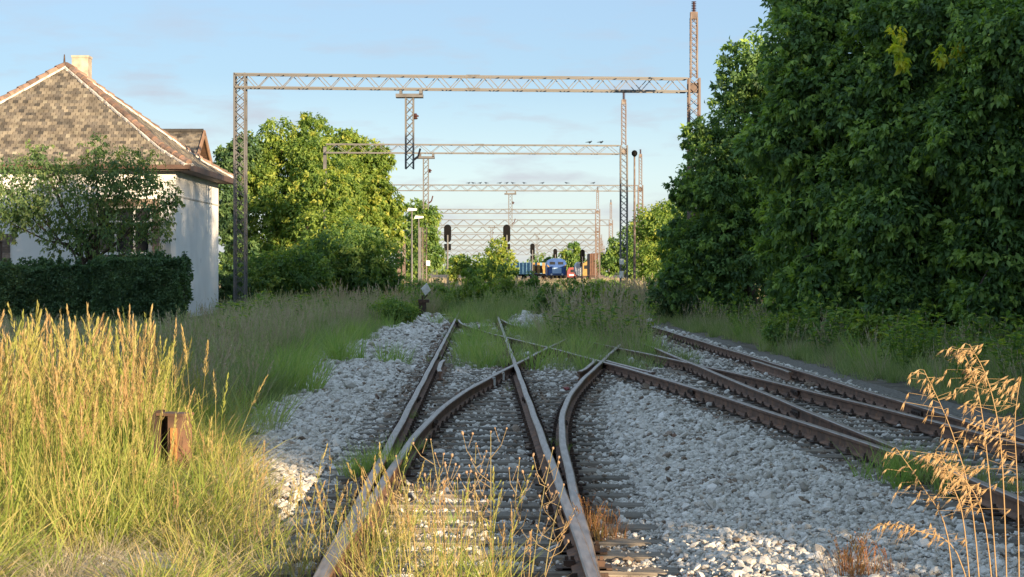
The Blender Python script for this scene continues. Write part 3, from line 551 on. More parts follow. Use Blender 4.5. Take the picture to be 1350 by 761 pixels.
# --- house front tree and hedge
ft = [lobe(150, 235, 57.5, 40, sq=.8), lobe(100, 262, 57.5, 48, sq=.8), lobe(60, 225, 57.5, 32, sq=.7), lobe(195, 265, 57.3, 35, sq=.85), lobe(45, 275, 57.3, 34, sq=.9), lobe(140, 305, 57.3, 42, sq=.7), lobe(90, 315, 57, 30, sq=.7), lobe(5, 250, 57, 38), lobe(205, 300, 57, 20), lobe(180, 225, 57.6, 30, sq=.8), lobe(50, 198, 57.6, 14), lobe(125, 195, 57.6, 16), lobe(225, 262, 57.3, 14), lobe(15, 295, 57.3, 20)]
tree('fruit_tree', 'small spreading fruit tree with grey green leaves in front of the white house', 'tree', (-12.9, 57.5), ft, 16500, .115, M['leaf_fruit'], 71, .10, stems=3, clump=.36, per=14, inner=.35, droop=.9, spray=.30, bias=-.08)
def hedge(x0, x1, y0, y1, h, label, seed, n):
    rg = np.random.default_rng(seed); t = thing('hedge', ((x0 + x1) / 2, y0, 0), label, 'hedge'); cx = (x0 + x1) / 2
    fx = rg.random(n); side = rg.random(n)
    X = rg.uniform(x0, x1, n); Y = rg.uniform(y0, y1, n); Z = rg.uniform(.05, h, n)
    a = side < .55; Y[a] = y0 + np.abs(rg.normal(size=a.sum())) * .12; b = (side > .55) & (side < .75); Z[b] = h - np.abs(rg.normal(size=b.sum())) * .08
    c = (side > .75) & (side < .88); X[c] = x1 - np.abs(rg.normal(size=c.sum())) * .12
    lump = .17 * fbm(X, Z * 1.6 + Y, 2.6, seed); Y = Y + lump; Z = Z + .7 * lump * (Z > h * .8); X = X + lump * (X > x1 - .3)
    ns = int((x1 - x0) * 14); sc = rg.random(n) < .05; ki = rg.integers(0, ns, n)
    sx = rg.uniform(x0, x1, ns); top_ = rg.random(ns) < .6; sl = rg.uniform(.08, .30, ns); u = rg.random(n) * sl[ki]
    X = np.where(sc, sx[ki] + rg.normal(size=n) * .03 + u * .2, X); Y = np.where(sc, np.where(top_[ki], y0 + .15 + (ki % 7) * .15, y0 - u * .9), Y); Z = np.where(sc, np.where(top_[ki], h + u, (ki * .37) % (h - .3) + .3 + u * .4), Z)
    C = np.stack([X - cx, Y - y0, Z], 1); ax = unit(rg.normal(size=(n, 3)) + [0.1, -.6, .2]); nr = unit(rg.normal(size=(n, 3)) + [0, -.6, .7]); nr = unit(nr - ax * (nr * ax).sum(1, keepdims=True))
    Ls = .095 * rg.uniform(.6, 1.3, n); V, Fc, A = leaves(C, ax, nr, Ls, Ls * .6, np.clip(.35 + .5 * fbm(X, Z, 1.7, 4) * .5 + rg.normal(size=n) * .18, 0, 1))
    obj('foliage', mesh_np('foliage', V, Fc, 3, A, [M['hedge_leaf']]), t)
    b = MB(); r = random.Random(seed)
    for i in range(int((x1 - x0) * 4)):
        x = r.uniform(x0 + .1, x1 - .1) - cx; y = r.uniform(.25, y1 - y0 - .2); p = Vector((x, y, -.1)); q = p + Vector((r.uniform(-.3, .3), r.uniform(-.2, .2), h * .9)); b.tube([p, p.lerp(q, .5) + Vector((.05, 0, 0)), q], [.03, .02, .008], 5)
    b.build('stems', M['bark'], t)
hedge(-12.6, -9.95, 54.6, 56.2, 2.12, 'taller right block of dark clipped hedge ending before the house corner', 5, 46000)
hedge(-20, -12.62, 55.2, 56.4, 1.92, 'long low dark clipped hedge in front of the house windows', 6, 100000)

# ------------------------------------------------------------------ the white house
def house():
    X1 = -11.45; X0 = -20.9; Y0 = 62.0; Y1 = 71.0; ZE = 5.25; t = thing('house', (X1, Y0, 0), 'white plastered house with a hipped tile roof, chimney and brick window surrounds', 'house')
    def L(x, y, z): return (x - X1, y - Y0, z)
    b = MB(); T = .3
    wins = [(-18.35, -17.35, 1.2, 2.80), (-19.9, -19.1, 1.7, 3.3), (-14.15, -12.25, 2.35, 4.0)]
    xs = sorted({X0, X1} | {w[0] for w in wins} | {w[1] for w in wins})
    for a, c in zip(xs[:-1], xs[1:]):
        wv = [w_ for w_ in wins if w_[0] <= a + .01 and w_[1] >= c - .01]
        if not wv: b.box(L((a + c) / 2, Y0 + T / 2, (ZE + .15) / 2), (c - a, T, ZE - .15))
        else:
            z0, z1 = wv[0][2], wv[0][3]
            b.box(L((a + c) / 2, Y0 + T / 2, (z0 + .15) / 2), (c - a, T, z0 - .15)); b.box(L((a + c) / 2, Y0 + T / 2, (z1 + ZE) / 2), (c - a, T, ZE - z1))
    b.build('front_wall', M['plaster'], t)
    MB().box(L(X1 - .15, (Y0 + T + Y1) / 2, (ZE + .15) / 2), (T, Y1 - Y0 - T, ZE - .15)).build('side_wall', M['plaster'], t)
    MB().box(L((X0 + X1 - T) / 2, Y1 - .15, (ZE + .15) / 2), (X1 - X0 - T, T, ZE - .15)).build('rear_wall', M['plaster'], t)
    MB().box(L(X0 + .15, (Y0 + T + Y1 - T) / 2, (ZE + .15) / 2), (T, Y1 - Y0 - 2 * T, ZE - .15)).build('side_wall', M['plaster'], t)
    MB().box(L((X0 + X1) / 2, (Y0 + Y1) / 2, -.02), (X1 - X0 + .06, Y1 - Y0 + .06, .335)).build('plinth', M['plinth'], t)
    b = MB(); b.box(L(X1 + .014, (Y0 + Y1) / 2, 4.35), (.03, Y1 - Y0, .05)); b.box(L((-12.25 + X1) / 2 + .1, Y0 - .012, 4.3), (X1 + 12.25 - .3, .03, .05)); b.build('plaster_string_course', M['plaster_band'], t)
    for k in range(5): MB().box(L(X1 - .55, Y0 - .02, .8 + k * .8), (.75, .035, .72)).build('corner_render', M['plaster_band'], t) if k < 4 else None
    # windows
    for wi, (a, c, z0, z1) in enumerate(wins):
        f = MB(); y = Y0 + .10; cx = (a + c) / 2; wd = c - a; hh = z1 - z0
        for s in (-1, 1): f.box(L(cx + s * (wd / 2 - .04), y, (z0 + z1) / 2), (.08, .09, hh))
        for z in (z0 + .04, z1 - .04): f.box(L(cx, y, z), (wd - .16, .088, .08))
        nm = 2 if wi == 2 else 1
        for k in range(1, nm + 1): f.box(L(a + wd * k / (nm + 1), y, (z0 + z1) / 2), (.06, .086, hh - .16))
        if wi == 2: f.box(L(cx, y, z0 + hh * .68), (wd - .16, .084, .05))
        fo = f.build('window', M['white_paint'] if wi == 2 else M['brown_wood'], t)
        if wi == 2: MB().box(L(cx, y + .04, (z0 + z1) / 2), (wd - .02, .012, hh - .02)).build('pane', M['glass'], fo)
        else:
            n = 6
            for k in range(n): MB().box(L(a + wd * (k + .5) / n, y + .03, (z0 + z1) / 2), (wd / n - .012, .025, hh - .1)).build('plank', M['grey_wood'], fo)
        # brick surround
        k = z0
        while k < z1 - .05:
            for s, e in ((-1, a - .13), (1, c + .13)): MB().box(L(e, Y0 - .012, k + .12), (.25, .09, .225)).build('brick', M['brick'], t)
            k += .24
        k = a - .25
        while k < c + .2:
            MB().box(L(k + .12, Y0 - .014, z1 + .13), (.225, .10, .25)).build('brick', M['brick'], t); MB().box(L(k + .12, Y0 - .03, z0 - .11), (.225, .14, .20)).build('brick', M['brick'], t); k += .24
    # roof: flattened towards the eaves
    ex0, ex1, ey0, ey1 = X0 - .55, X1 + .55, Y0 - .6, Y1 + .45; ax, ay, az = -16.3, 66.5, 9.28; zt = 5.36
    kz = 6.0; kf = .205                                           # kick of the eaves
    def prof(t): return zt + (kz - zt) * (t / kf) if t < kf else kz + (az - kz) * (t - kf) / (1 - kf)
    cor = [Vector((ex1, ey0, 0)), Vector((ex1, ey1, 0)), Vector((ex0, ey1, 0)), Vector((ex0, ey0, 0))]; ap = Vector((ax, ay, 0))
    names = ['front', 'right', 'rear', 'left']; faces = [(3, 0), (0, 1), (1, 2), (2, 3)]
    dk = MB()
    for i, (p, q) in enumerate(faces):
        P_, Q_ = cor[p], cor[q]; r1 = [P_.copy(), Q_.copy(), Q_.lerp(ap, kf), P_.lerp(ap, kf), ap.copy()]
        for v, z in zip(r1, (zt, zt, kz, kz, az)): v.z = z - .06
        dk.add([L(*v) for v in r1], [(0, 1, 2, 3), (3, 2, 4)])
    dk.box(L((ex0 + ex1) / 2, (ey0 + ey1) / 2, zt - .13), (ex1 - ex0 - .06, ey1 - ey0 - .06, .08)); dk.build('roof_deck', M['brown_wood'], t)
    rg = random.Random(4)
    for i, (p, q) in enumerate(faces):
        P_, Q_ = cor[p], cor[q]; mid = (P_ + Q_) / 2; up = (ap - mid); run = up.length; al = (Q_ - P_).normalized(); wd = (Q_ - P_).length; b = MB(); tt = 0.0; row = 0
        outn = Vector((-(up.normalized()).x, -(up.normalized()).y, 0))
        while tt < .985:
            z = prof(tt); t2_ = min(tt + .0295, 1); sl = Vector(((ap - mid).x * (t2_ - tt), (ap - mid).y * (t2_ - tt), prof(t2_) - z)); d = sl.normalized(); nrm = al.cross(d).normalized(); nrm = nrm if nrm.z > 0 else -nrm
            half0 = P_.lerp(ap, tt); half1 = Q_.lerp(ap, tt); wrow = (half1 - half0).length; n = int(wrow / .175)
            rot = Matrix((al, d, nrm)).transposed()
            for k in range(n + 1):
                u = (k + (.5 if row % 2 else 0) + .15) * .175
                if u > wrow - .05: continue
                c = half0 + al * u; c.z = z; c = c + nrm * (.012 + rg.uniform(-.006, .01)) + d * (.07 + rg.uniform(-.012, .012)); va = rg.betavariate(1.6, 1.6)
                if tt < kf * .8 and i == 0 and rg.random() < .35: va = min(1, va + .3)
                rr = Matrix.Rotation(.15, 3, 'X') @ Matrix.Rotation(rg.uniform(-.03, .03), 3, 'Z'); b.box(L(*c), (.158, .22, .042), rot @ rr, var=va)
            tt += .0295; row += 1
        tag(b.build('roof_tiles', M['tile'], t, var=True), kind='stuff')
    # hip tiles with mortar
    for ci in (0, 3, 1):
        c = cor[ci]; n = 19
        for k in range(n):
            a_, b_ = k / n, (k + 1.12) / n; p = c.lerp(ap, a_); q = c.lerp(ap, min(b_, 1)); p.z = prof(a_) + .07; q.z = prof(min(b_, 1)) + .045
            o = MB().tube([Vector(L(*p)), Vector(L(*q))], [.135, .11], 8).build('ridge_tile', M['ridge_tile'], t, smooth=False)
        m = MB()
        for k in range(40):
            a_, b_ = k / 40, (k + 1) / 40; p = c.lerp(ap, a_); q = c.lerp(ap, b_); p.z = prof(a_) + .01; q.z = prof(b_) + .01; m.bar(L(*p), L(*q), rg.uniform(.28, .42), rg.uniform(.05, .08))
        m.build('mortar_bed', M['mortar'], t)
    g = MB(); g.bar(L(ex0, ey0 - .06, zt - .06), L(ex1 + .06, ey0 - .06, zt - .06), .13, .15); g.build('gutter', M['brown_wood'], t)
    g = MB(); g.bar(L(ex1 + .04, ey0, zt - .075), L(ex1 + .04, ey1, zt - .075), .05, .2); g.build('fascia', M['brown_wood'], t)
    ch = MB(); ch.box(L(-15.95, 67.5, 9.0), (.60, .60, 1.44)); ch.box(L(-15.95, 67.5, 9.71), (.64, .64, .08)); ch.build('chimney', mat('chimney_plaster', (.46, .40, .32), (.30, .25, .2), 4, .95, .5), t)
    MB().tube([L(ax - .05, ay, az), L(ax - .05, ay, az + .42)], [.05, .02], 6).build('finial', M['iron'], t)
    
house()
def back_house():
    t = thing('house', (-13.2, 78, 0), 'smaller tiled gable house behind the white one with orange barge boards', 'house'); zr = 7.75; hw = 3.3; ze = zr - hw * .68; x0 = -6.5
    MB().prism([(-hw + .3, 0), (hw - .3, 0), (hw - .3, ze + .1), (0, zr - .22), (-hw + .3, ze + .1)], x0 + .1, -.35, axis='X').build('wall', M['cream'], t)
    rg = random.Random(3); sl = math.hypot(hw, zr - ze); ang = math.atan2(zr - ze, hw)
    for s in (-1, 1):
        MB().box((x0 / 2, s * hw / 2, (zr + ze) / 2 - .08), (-x0, sl, .06), Matrix.Rotation(-s * ang, 3, 'X')).build('roof_deck', M['brown_wood'], t)
        b = MB(); n = int(sl / .16)
        for r_ in range(n):
            u = (r_ + .5) / n; y = s * hw * (1 - u); z = ze + (zr - ze) * u
            for k in range(int(-x0 / .19)): b.box((x0 + (k + .5 + .5 * (r_ % 2)) * .19, y, z + rg.uniform(0, .012)), (.182, .24, .018), Matrix.Rotation(-s * ang + s * .05, 3, 'X'), var=rg.betavariate(1.5, 2) * .7)
        tag(b.build('roof_tiles', M['tile'], t, var=True), kind='stuff')
        MB().bar((.03, 0, zr - .04), (.03, s * (hw + .1), ze - .06), .05, .26).build('barge_board', M['orange_wood'], t)
    for k in range(14): MB().tube([(x0 + k * .46, 0, zr + .02), (x0 + k * .46 + .5, 0, zr + .04)], [.11, .095], 8).build('ridge_tile', M['tile'], t)
back_house()

# ------------------------------------------------------------------ catenary gantries
def lattice(b, p0, p1, du, w, n, thick, double=False):
    p0, p1, du = Vector(p0), Vector(p1), Vector(du)
    for i in range(n):
        a, c = p0.lerp(p1, i / n), p0.lerp(p1, (i + 1) / n)
        if i % 2 == 0: b.bar(a - du * w / 2, c + du * w / 2, thick)
        else: b.bar(a + du * w / 2, c - du * w / 2, thick)
        if double:
            if i % 2 == 0: b.bar(a + du * w / 2, c - du * w / 2, thick)
            else: b.bar(a - du * w / 2, c + du * w / 2, thick)
def lattice_post(t, name, x, y, z0, z1, wx, wy, m, n, th=.07, plates=(), lt=.022):
    for sx in (-1, 1):
        for sy in (-1, 1): bar_obj('angle_bar', (x + sx * wx / 2, y + sy * wy / 2, z0), (x + sx * wx / 2, y + sy * wy / 2, z1), th, m, t)
    b = MB()
    for s in (-1, 1):
        lattice(b, (x, y + s * wy / 2, z0), (x, y + s * wy / 2, z1), (1, 0, 0), wx, n, lt, True); lattice(b, (x + s * wx / 2, y, z0), (x + s * wx / 2, y, z1), (0, 1, 0), wy, n, lt)
    o = b.build('lacing', m, t); tag(o, kind='stuff')
def insulator(b, p, n, r, h):
    prof = [];
    for i in range(n): prof += [(r * .35, i * h), (r, i * h + h * .25), (r * .9, i * h + h * .5), (r * .35, i * h + h * .7)]
    b.lathe(p, prof, 10)
def gantry(idx, Yl, Yr, Xl, Xr, ztop, label, depth=.52, mast=None, leftpost=True, rightpost=True, drop=None, single=False, th=.062, panel=.85, m=None, wx=.38, steps=None):
    m = m or M['steel']; t = thing('catenary_gantry', (Xl, Yl, 0), label, 'gantry', 'lattice gantries spanning the tracks'); W3 = Vector((Xl, Yl, 0))
    def K(o): return o
    dirv = Vector((Xr - Xl, Yr - Yl, 0)); Ln = dirv.length; dirv.normalize(); nv = Vector((-dirv.y, dirv.x, 0)); wy = .5
    P = lambda u, s, z: dirv * u + nv * s * wy / 2 + Vector((0, 0, z))
    za, zb = ztop - .04, ztop - depth
    for s in (-1, 1):
        for z in (za, zb): bar_obj('chord', P(0, s, z), P(Ln, s, z), th, m, t)
    n = int(Ln / panel); bt = .027 if idx < 2 else .035 + .008 * max(0, idx - 2)
    bm = MB()
    for s in (-1, 1):
        for i in range(n):
            for h in (0, 1):
                u0, u1 = (i + h * .5) / n * Ln, (i + .5 + h * .5) / n * Ln; a, c = (zb, za) if h == 0 else (za, zb)
                if s == 1: u0 -= .12; u1 -= .12
                u0 = max(u0, .05); u1 = max(u1, .1)
                if idx < 2: bar_obj('diagonal_brace', P(u0, s, a), P(u1, s, c), bt, m, t)
                else: bm.bar(P(u0, s, a), P(u1, s, c), bt)
    for i in range(n + 1): bm.bar(P(i / n * Ln, -1, za), P(i / n * Ln, 1, za), bt); bm.bar(P(i / n * Ln, -1, zb), P(i / n * Ln, 1, zb), bt)
    for fr in (.52,):
        bm.box(P(Ln * fr, -1.1, za), (.5, .05, .10)); bm.box(P(Ln * fr, -1.1, zb), (.5, .05, .10))
    tag(bm.build('cross_bracing', m, t), kind='stuff')
    q = (lambda u: (dirv * u).to_tuple())
    if leftpost:
        b0 = P(wx / 2, 0, 0); lattice_post(t, 'post', b0.x, b0.y, -.1, ztop - .0, wx, .44, m, 26, th=.065, lt=.025)
    if rightpost:
        b0 = P(Ln + .28, 0, 0); lattice_post(t, 'post', b0.x, b0.y, -.1, ztop - .02, wx, .44, M['rust_steel'] if idx != 1 else m, 26, th=.08, lt=.025)
        bx = MB(); bx.box((b0.x, b0.y - .0, zb + .15), (.34, .36, .34)); bx.build('bracket_box', M['rust_steel'], t)
        if mast:
            lattice_post(t, 'mast', b0.x, b0.y, ztop + .0, ztop + mast, .24, .24, M['rust_steel'], int(mast / .22), th=.055, lt=.02)
            b = MB(); b.box((b0.x, b0.y, ztop + mast + .08), (.27, .27, .26)); b.build('mast_head', M['rust_steel'], t)
            b = MB(); insulator(b, (b0.x, b0.y, ztop + mast + .2), 7, .10, .062); b.build('insulator', M['insulator'], t)
    if drop:
        u, zd, w_ = drop; b0 = P(u, 0, 0); lattice_post(t, 'drop_post', b0.x, b0.y, zd, zb - .32, w_, w_, m, max(6, int((zb - zd) / .32)), th=.055, lt=.022)
        b = MB(); b.box((b0.x, b0.y, zb - .25), (1.0, .5, .13)); b.box((b0.x - .32, b0.y, zb - .09), (.09, .5, .2)); b.box((b0.x + .42, b0.y, zb - .10), (.12, .5, .24)); b.build('cross_beam', m, t)
        b = MB(); b.bar((b0.x + w_ / 2, b0.y - .1, zb - 1.0), (b0.x + w_ / 2 + .2, b0.y - .1, zb - 1.0), .06); b.lathe((b0.x + .22, b0.y - .1, zb - 1.12), [(.04, 0), (.10, .03), (.05, .08), (.10, .13), (.04, .22)], 8)
        b.bar((b0.x + w_ / 2, b0.y - .1, zd + .32), (b0.x + w_ / 2 + .18, b0.y - .1, zd + .45), .08); b.bar((b0.x + w_ / 2 + .18, b0.y - .1, zd + .45), (b0.x + w_ / 2 + .26, b0.y - .1, zd + .75), .07); b.build('insulator_bracket', M['insulator'], t)
    return t
def zt_of(py, Y): return CAMZ + (HY - py) * Y / F
def xo(px, Y): return (px - HX) * Y / F
Y1a, Y1b = 66.4, 68.0
g1 = gantry(0, Y1a, Y1b, xo(310, Y1a), xo(905, Y1b), 9.0, 'nearest lattice gantry spanning the whole yard above both tracks', mast=2.25, drop=(xo(541, 67) - xo(310, Y1a), zt_of(223, 67), .28))
g2 = gantry(1, 103.4, 104.6, xo(430, 103.4), xo(816, 104.6), 9.02, 'second lattice gantry with two birds on its right end', mast=2.4, leftpost=False, drop=(xo(562, 104) - xo(430, 103.4), zt_of(276, 104), .28), panel=1.12)
# left end of the second gantry rests on a post among the trees
bb = MB(); bb.bar((-.1, .3, -.1), (-.1, .3, 8.9), .18); bb.build('rear_post', M['steel'], g2)
for o in (g2,): pass
g3 = gantry(2, 153, 154, xo(505, 153), xo(840, 154), 9.05, 'third lattice gantry with a row of birds perched on top', mast=2.4, leftpost=False, drop=(xo(673, 153) - xo(505, 153), zt_of(300, 153), .3), panel=1.15)
bb = MB(); bb.bar((.1, .3, -.1), (.1, .3, 8.9), .18); bb.build('rear_post', M['steel'], g3)
gl = ['fourth', 'fifth', 'sixth', 'seventh', 'eighth', 'ninth', 'tenth']
for i, (py, pl, pr, mst) in enumerate(((275.5, 543, 785, 2.0), (289.5, 548, 803, 2.2), (299, 558, 786, None), (309, 560, 790, None), (317, 566, 792, None), (324, 570, 795, None), (331, 575, 790, None))):
    Y = 7.2 * F / (HY - py)
    gg = gantry(3 + i, Y, Y + .5, xo(pl, Y), xo(pr, Y), 9.0, gl[i] + ' gantry from the camera, far down the railway yard', mast=mst, wx=.5, drop=(xo(648 if i % 2 else 708, Y) - xo(pl, Y), 5.4, .3) if i in (1, 2, 4, 6) else None, depth=(.52, .85, 1.0, 1.05, 1.1, 1.25, 1.4)[i], panel=(1.2, 1.9, 2.1, 2.3, 2.5, 2.9, 3.2)[i], th=.07 + .012 * i)
# number plates on the second gantry's right post
for py, h_, lb in ((345, .32, 0), (362, .40, 1)):
    p = W(819, py, 104.0); MB().box((p.x - xo(430, 103.4), .3, p.z + .0), (.26, .02, h_)).build('number_plate', M['white_paint'], g2)

# birds
def bird_mesh():
    b = MB(); b.lathe((0, 0, 0), [(.01, -.16), (.035, -.08), (.055, 0), (.05, .07), (.025, .12)], 8, axis='X'); b.lathe((.13, 0, .06), [(.008, -.04), (.032, -.015), (.035, .01), (.005, .05)], 8, axis='X')
    b.prism([(-.30, -.03), (-.14, -.03), (-.14, .02), (-.30, -.015)], -.025, .025); b.bar((0, .02, -.05), (0, .02, -.11), .012); b.bar((0, -.02, -.05), (0, -.02, -.11), .012); b.box((.19, 0, .06), (.04, .012, .012)); return b.mesh('bird', M['black_paint'])
bm_ = bird_mesh()
for px, gi_ in [(777, 1), (792, 1)] + [(v, 2) for v in (618, 624, 633, 641, 659, 668, 676, 691, 715, 747, 782)]:
    Y, z = (104.3, 9.02) if gi_ == 1 else (153.4, 9.05)
    o = obj('bird', bm_, None, (xo(px, Y), Y - .22, z + .13), (0, 0, random.choice((0, 3.1, .5, 2.6))), (.9,) * 3)
    tag(o, 'small dark bird perched near the right end of the second gantry' if gi_ == 1 else 'small dark bird perched in the row on top of the third gantry', 'bird', 'birds on the second gantry' if gi_ == 1 else 'birds on the third gantry')

# ------------------------------------------------------------------ signals
def signal(px, py_top, py_bot_head, Y, label):
    t = thing('railway_signal', (xo(px, Y), Y, 0), label, 'signal', 'black signal heads on poles'); zt_ = zt_of(py_top, Y); hh = (py_bot_head - py_top) * Y / F; wd = hh * .40
    z0 = zt_ - hh; poly = []
    for k in range(13): a = math.pi * k / 12; poly.append((wd / 2 * math.cos(a), zt_ - wd / 2 + wd / 2 * math.sin(a)))
    for k in range(13): a = math.pi + math.pi * k / 12; poly.append((wd / 2 * math.cos(a), z0 + wd / 2 + wd / 2 * math.sin(a)))
    MB().prism(poly, .12, .17).build('signal_back_plate', M['black_paint'], t)
    b = MB(); b.box((0, .24, (zt_ + z0) / 2), (wd * .5, .14, hh * .9)); b.build('signal_box', M['black_paint'], t)
    b = MB(); b.box((0, .15, z0 - .1 - hh * .18), (wd * .95, .05, hh * .36)); b.box((0, .22, z0 - .1 - hh * .18), (wd * .6, .1, hh * .28)); b.build('lower_plate', M['black_paint'], t)
    b = MB(); b.tube([(0, 0, -.1), (0, 0, z0 + hh * .42)], .075, 8); b.bar((0, .02, z0 + hh * .3), (0, .13, z0 + hh * .3), .06); b.bar((0, .02, z0 - hh * .2), (0, .13, z0 - hh * .2), .06); b.build('pole', M['steel'], t)
    b = MB(); b.bar((-.22, .02, .2), (-.22, .02, z0 * .9), .03); b.bar((.16, .02, .2), (.16, .02, z0 * .9), .03) if False else None
    for k in range(10): b.bar((-.22, .02, .4 + k * .38), (0, .02, .4 + k * .38), .02)
    b.build('ladder', M['steel'], t); MB().box((0, 0, .1), (.4, .4, .5)).build('foot', M['plinth'], t)
signal(590, 296, 320, 150, 'tall black signal on the left, beside the yellow green shrub')
signal(668, 296, 320, 150.5, 'tall black signal in the middle, above the acacia shrub')
signal(702, 321, 336, 250, 'smaller black signal before the blue wagons')
signal(732, 328, 341, 285, 'small black signal right before the blue engine')
signal(768, 329, 345, 262, 'thin black signal beside the silver tank')

# lamp pole right of the second gantry, and yard lamps among the far posts
t = thing('lamp_post', (xo(836.5, 108), 108, 0), 'thin lamp post with a round dark lamp beside the second gantry mast', 'lamp post')
MB().tube([(0, 0, -.1), (0, 0, 8.6)], [.085, .05], 8).build('pole', M['rust_steel'], t); b = MB(); b.lathe((0, 0, 8.55), [(.05, 0), (.16, .12), (.18, .25), (.12, .36), (.03, .4)], 12); b.build('lamp_head', M['black_paint'], t)
for px, py, Y, lb in ((543, 278, 190, 'tall floodlight pole with white lamp at the far left of the yard'), (552, 288, 200, 'floodlight pole with white lamp just right of the tallest far one')):
    z = zt_of(py, Y); t = thing('lamp_post', (xo(px, Y), Y, 0), lb, 'lamp post', 'floodlight poles far left'); MB().tube([(0, 0, -.1), (0, 0, z)], [.11, .07], 8).build('pole', M['steel'], t)
    b = MB(); b.prism([(-.5, z - .05), (.5, z + .02), (.55, z + .22), (-.35, z + .3)], -.25, .25); b.build('lamp_head', M['white_paint'], t)
for px, pt, Y, wd, lb in ((526, 312, 118, .22, 'left of two rusty sunlit posts at the edge of the left trees'), (532.5, 311, 119, .2, 'right of two rusty sunlit posts at the edge of the left trees'), (554, 300, 160, .2, 'pale post with a small white plate among the far left posts'), (560, 300, 165, .35, 'brown lattice post right of the pale plated post')):
    z = zt_of(pt, Y); t = thing('steel_post', (xo(px, Y), Y, 0), lb, 'post', 'posts far left')
    if wd < .3: b = MB(); b.box((0, 0, z / 2), (wd, .03, z)); b.box((-wd / 2 + .015, .1, z / 2), (.03, .17, z)); b.box((wd / 2 - .015, .1, z / 2), (.03, .17, z)); b.build('channel', M['rust_steel'] if px < 540 else M['steel'], t)
    else: lattice_post(t, 'post', 0, 0, 0, z, wd, wd, M['rust_steel'], 14, th=.07)
    if px == 554: MB().box((.7, -.1, zt_of(347, Y)), (.34, .02, .45)).build('plate', M['white_paint'], t); MB().bar((0, -.07, zt_of(347, Y)), (.55, -.07, zt_of(347, Y)), .03).build('plate_arm', M['steel'], t)

# ------------------------------------------------------------------ rolling stock in the distance
def wheelset(t, y, w=1.44):
    for s in (-1, 1): MB().lathe((s * w / 2, y, .48), [(.02, -.07), (.46, -.07), (.48, .0), (.44, .07), (.02, .07)], 14, axis='X').build('wheel', M['iron'], t)
def loco():
    Y = 270; t = thing('locomotive', (xo(734, Y), Y, .1), 'blue diesel locomotive with pale front panel and striped buffer beam', 'locomotive')
    MB().prism([(-1.45, 1.15), (1.45, 1.15), (1.45, 3.2), (1.2, 3.75), (.6, 4.0), (-.6, 4.0), (-1.2, 3.75), (-1.45, 3.2)], .9, 12).build('body', M['blue'], t)
    MB().prism([(-1.1, 1.2), (1.1, 1.2), (1.05, 2.5), (.9, 2.65), (-.9, 2.65), (-1.05, 2.5)], -.9, .9).build('nose', M['blue'], t)
    MB().box((0, -.93, 1.95), (1.35, .05, .95)).build('front_panel', M['pale_blue'], t)
    for s in (-1, 1):
        MB().box((s * .62, .87, 3.2), (.78, .05, .45)).build('windscreen', M['glass'], t); MB().lathe((s * .8, -.97, 1.3), [(.02, -.03), (.13, -.03), (.15, .03), (.02, .04)], 10, axis='Y').build('headlight', M['white_paint'], t)
        b = MB(); b.bar((s * 1.4, .84, 2.9), (s * .95, .84, 2.3), .05, .16); b.build('yellow_stripe', M['yellow'], t)
        b = MB(); b.lathe((s * .9, -1.35, .95), [(.08, .2), (.08, -.15), (.22, -.16), (.22, -.2), (.05, -.21)], 10, axis='Y'); b.build('buffer', M['iron'], t)
    bm2 = MB()
    for k in range(9): bm2.box((-1.2 + k * .3, -1.02, .85), (.29, .12, .42), mi=k % 2)
    bm2.build('buffer_beam', [M['yellow'], M['black_paint']], t)
    b = MB()
    for s in (-1, 1):
        b.bar((s * 1.35, -.95, 1.0), (s * 1.35, -.95, 2.1), .04)
        for k in range(3): b.bar((s * 1.35, -.95 + k * .5, 2.1), (s * 1.35, -.45 + k * .5, 2.1), .04)
    b.build('handrail', M['yellow'], t); MB().box((0, 5.5, .95), (2.7, 12.8, .3)).build('frame', M['black_paint'], t)
    for y in (1.2, 3.4, 8, 10.4): wheelset(t, y)
    t.scale = (1, 1, .88)
loco()
def wagon(px, Y, n, label, m, ln=8.5, h0=1.2, h1=3.1, rx=0):
    t = thing('open_wagon', (xo(px, Y), Y, .1), label, 'wagon', 'faded blue open wagons', rz=rx)
    b = MB(); b.box((0, 0, h0), (ln, 2.7, .18)); b.box((0, -1.33, (h0 + h1) / 2), (ln, .06, h1 - h0 - .19)); b.box((0, 1.33, (h0 + h1) / 2), (ln, .06, h1 - h0 - .19)); b.box((-ln / 2 + .03, 0, (h0 + h1) / 2), (.06, 2.6, h1 - h0 - .19)); b.box((ln / 2 - .03, 0, (h0 + h1) / 2), (.06, 2.6, h1 - h0 - .19)); b.build('body', m, t)
    for k in range(9): MB().box((-ln / 2 + ln * (k + .5) / 9, -1.4, (h0 + h1) / 2), (.12, .08, h1 - h0)).build('stanchion', m, t)
    MB().box((0, 0, .95), (ln * .95, 2.0, .28)).build('frame', M['black_paint'], t)
    for x in (-ln * .32, ln * .32):
        for s in (-1, 1): MB().lathe((x, s * .72, .48), [(.02, -.07), (.46, -.07), (.48, .0), (.44, .07), (.02, .07)], 14, axis='Y').build('wheel', M['iron'], t)
wagon(683, 305, 1, 'left faded blue open wagon behind the middle signal', M['teal'], rx=-.9)
wagon(698, 300, 1, 'right faded blue open wagon left of the blue engine', M['teal'], rx=-.9)
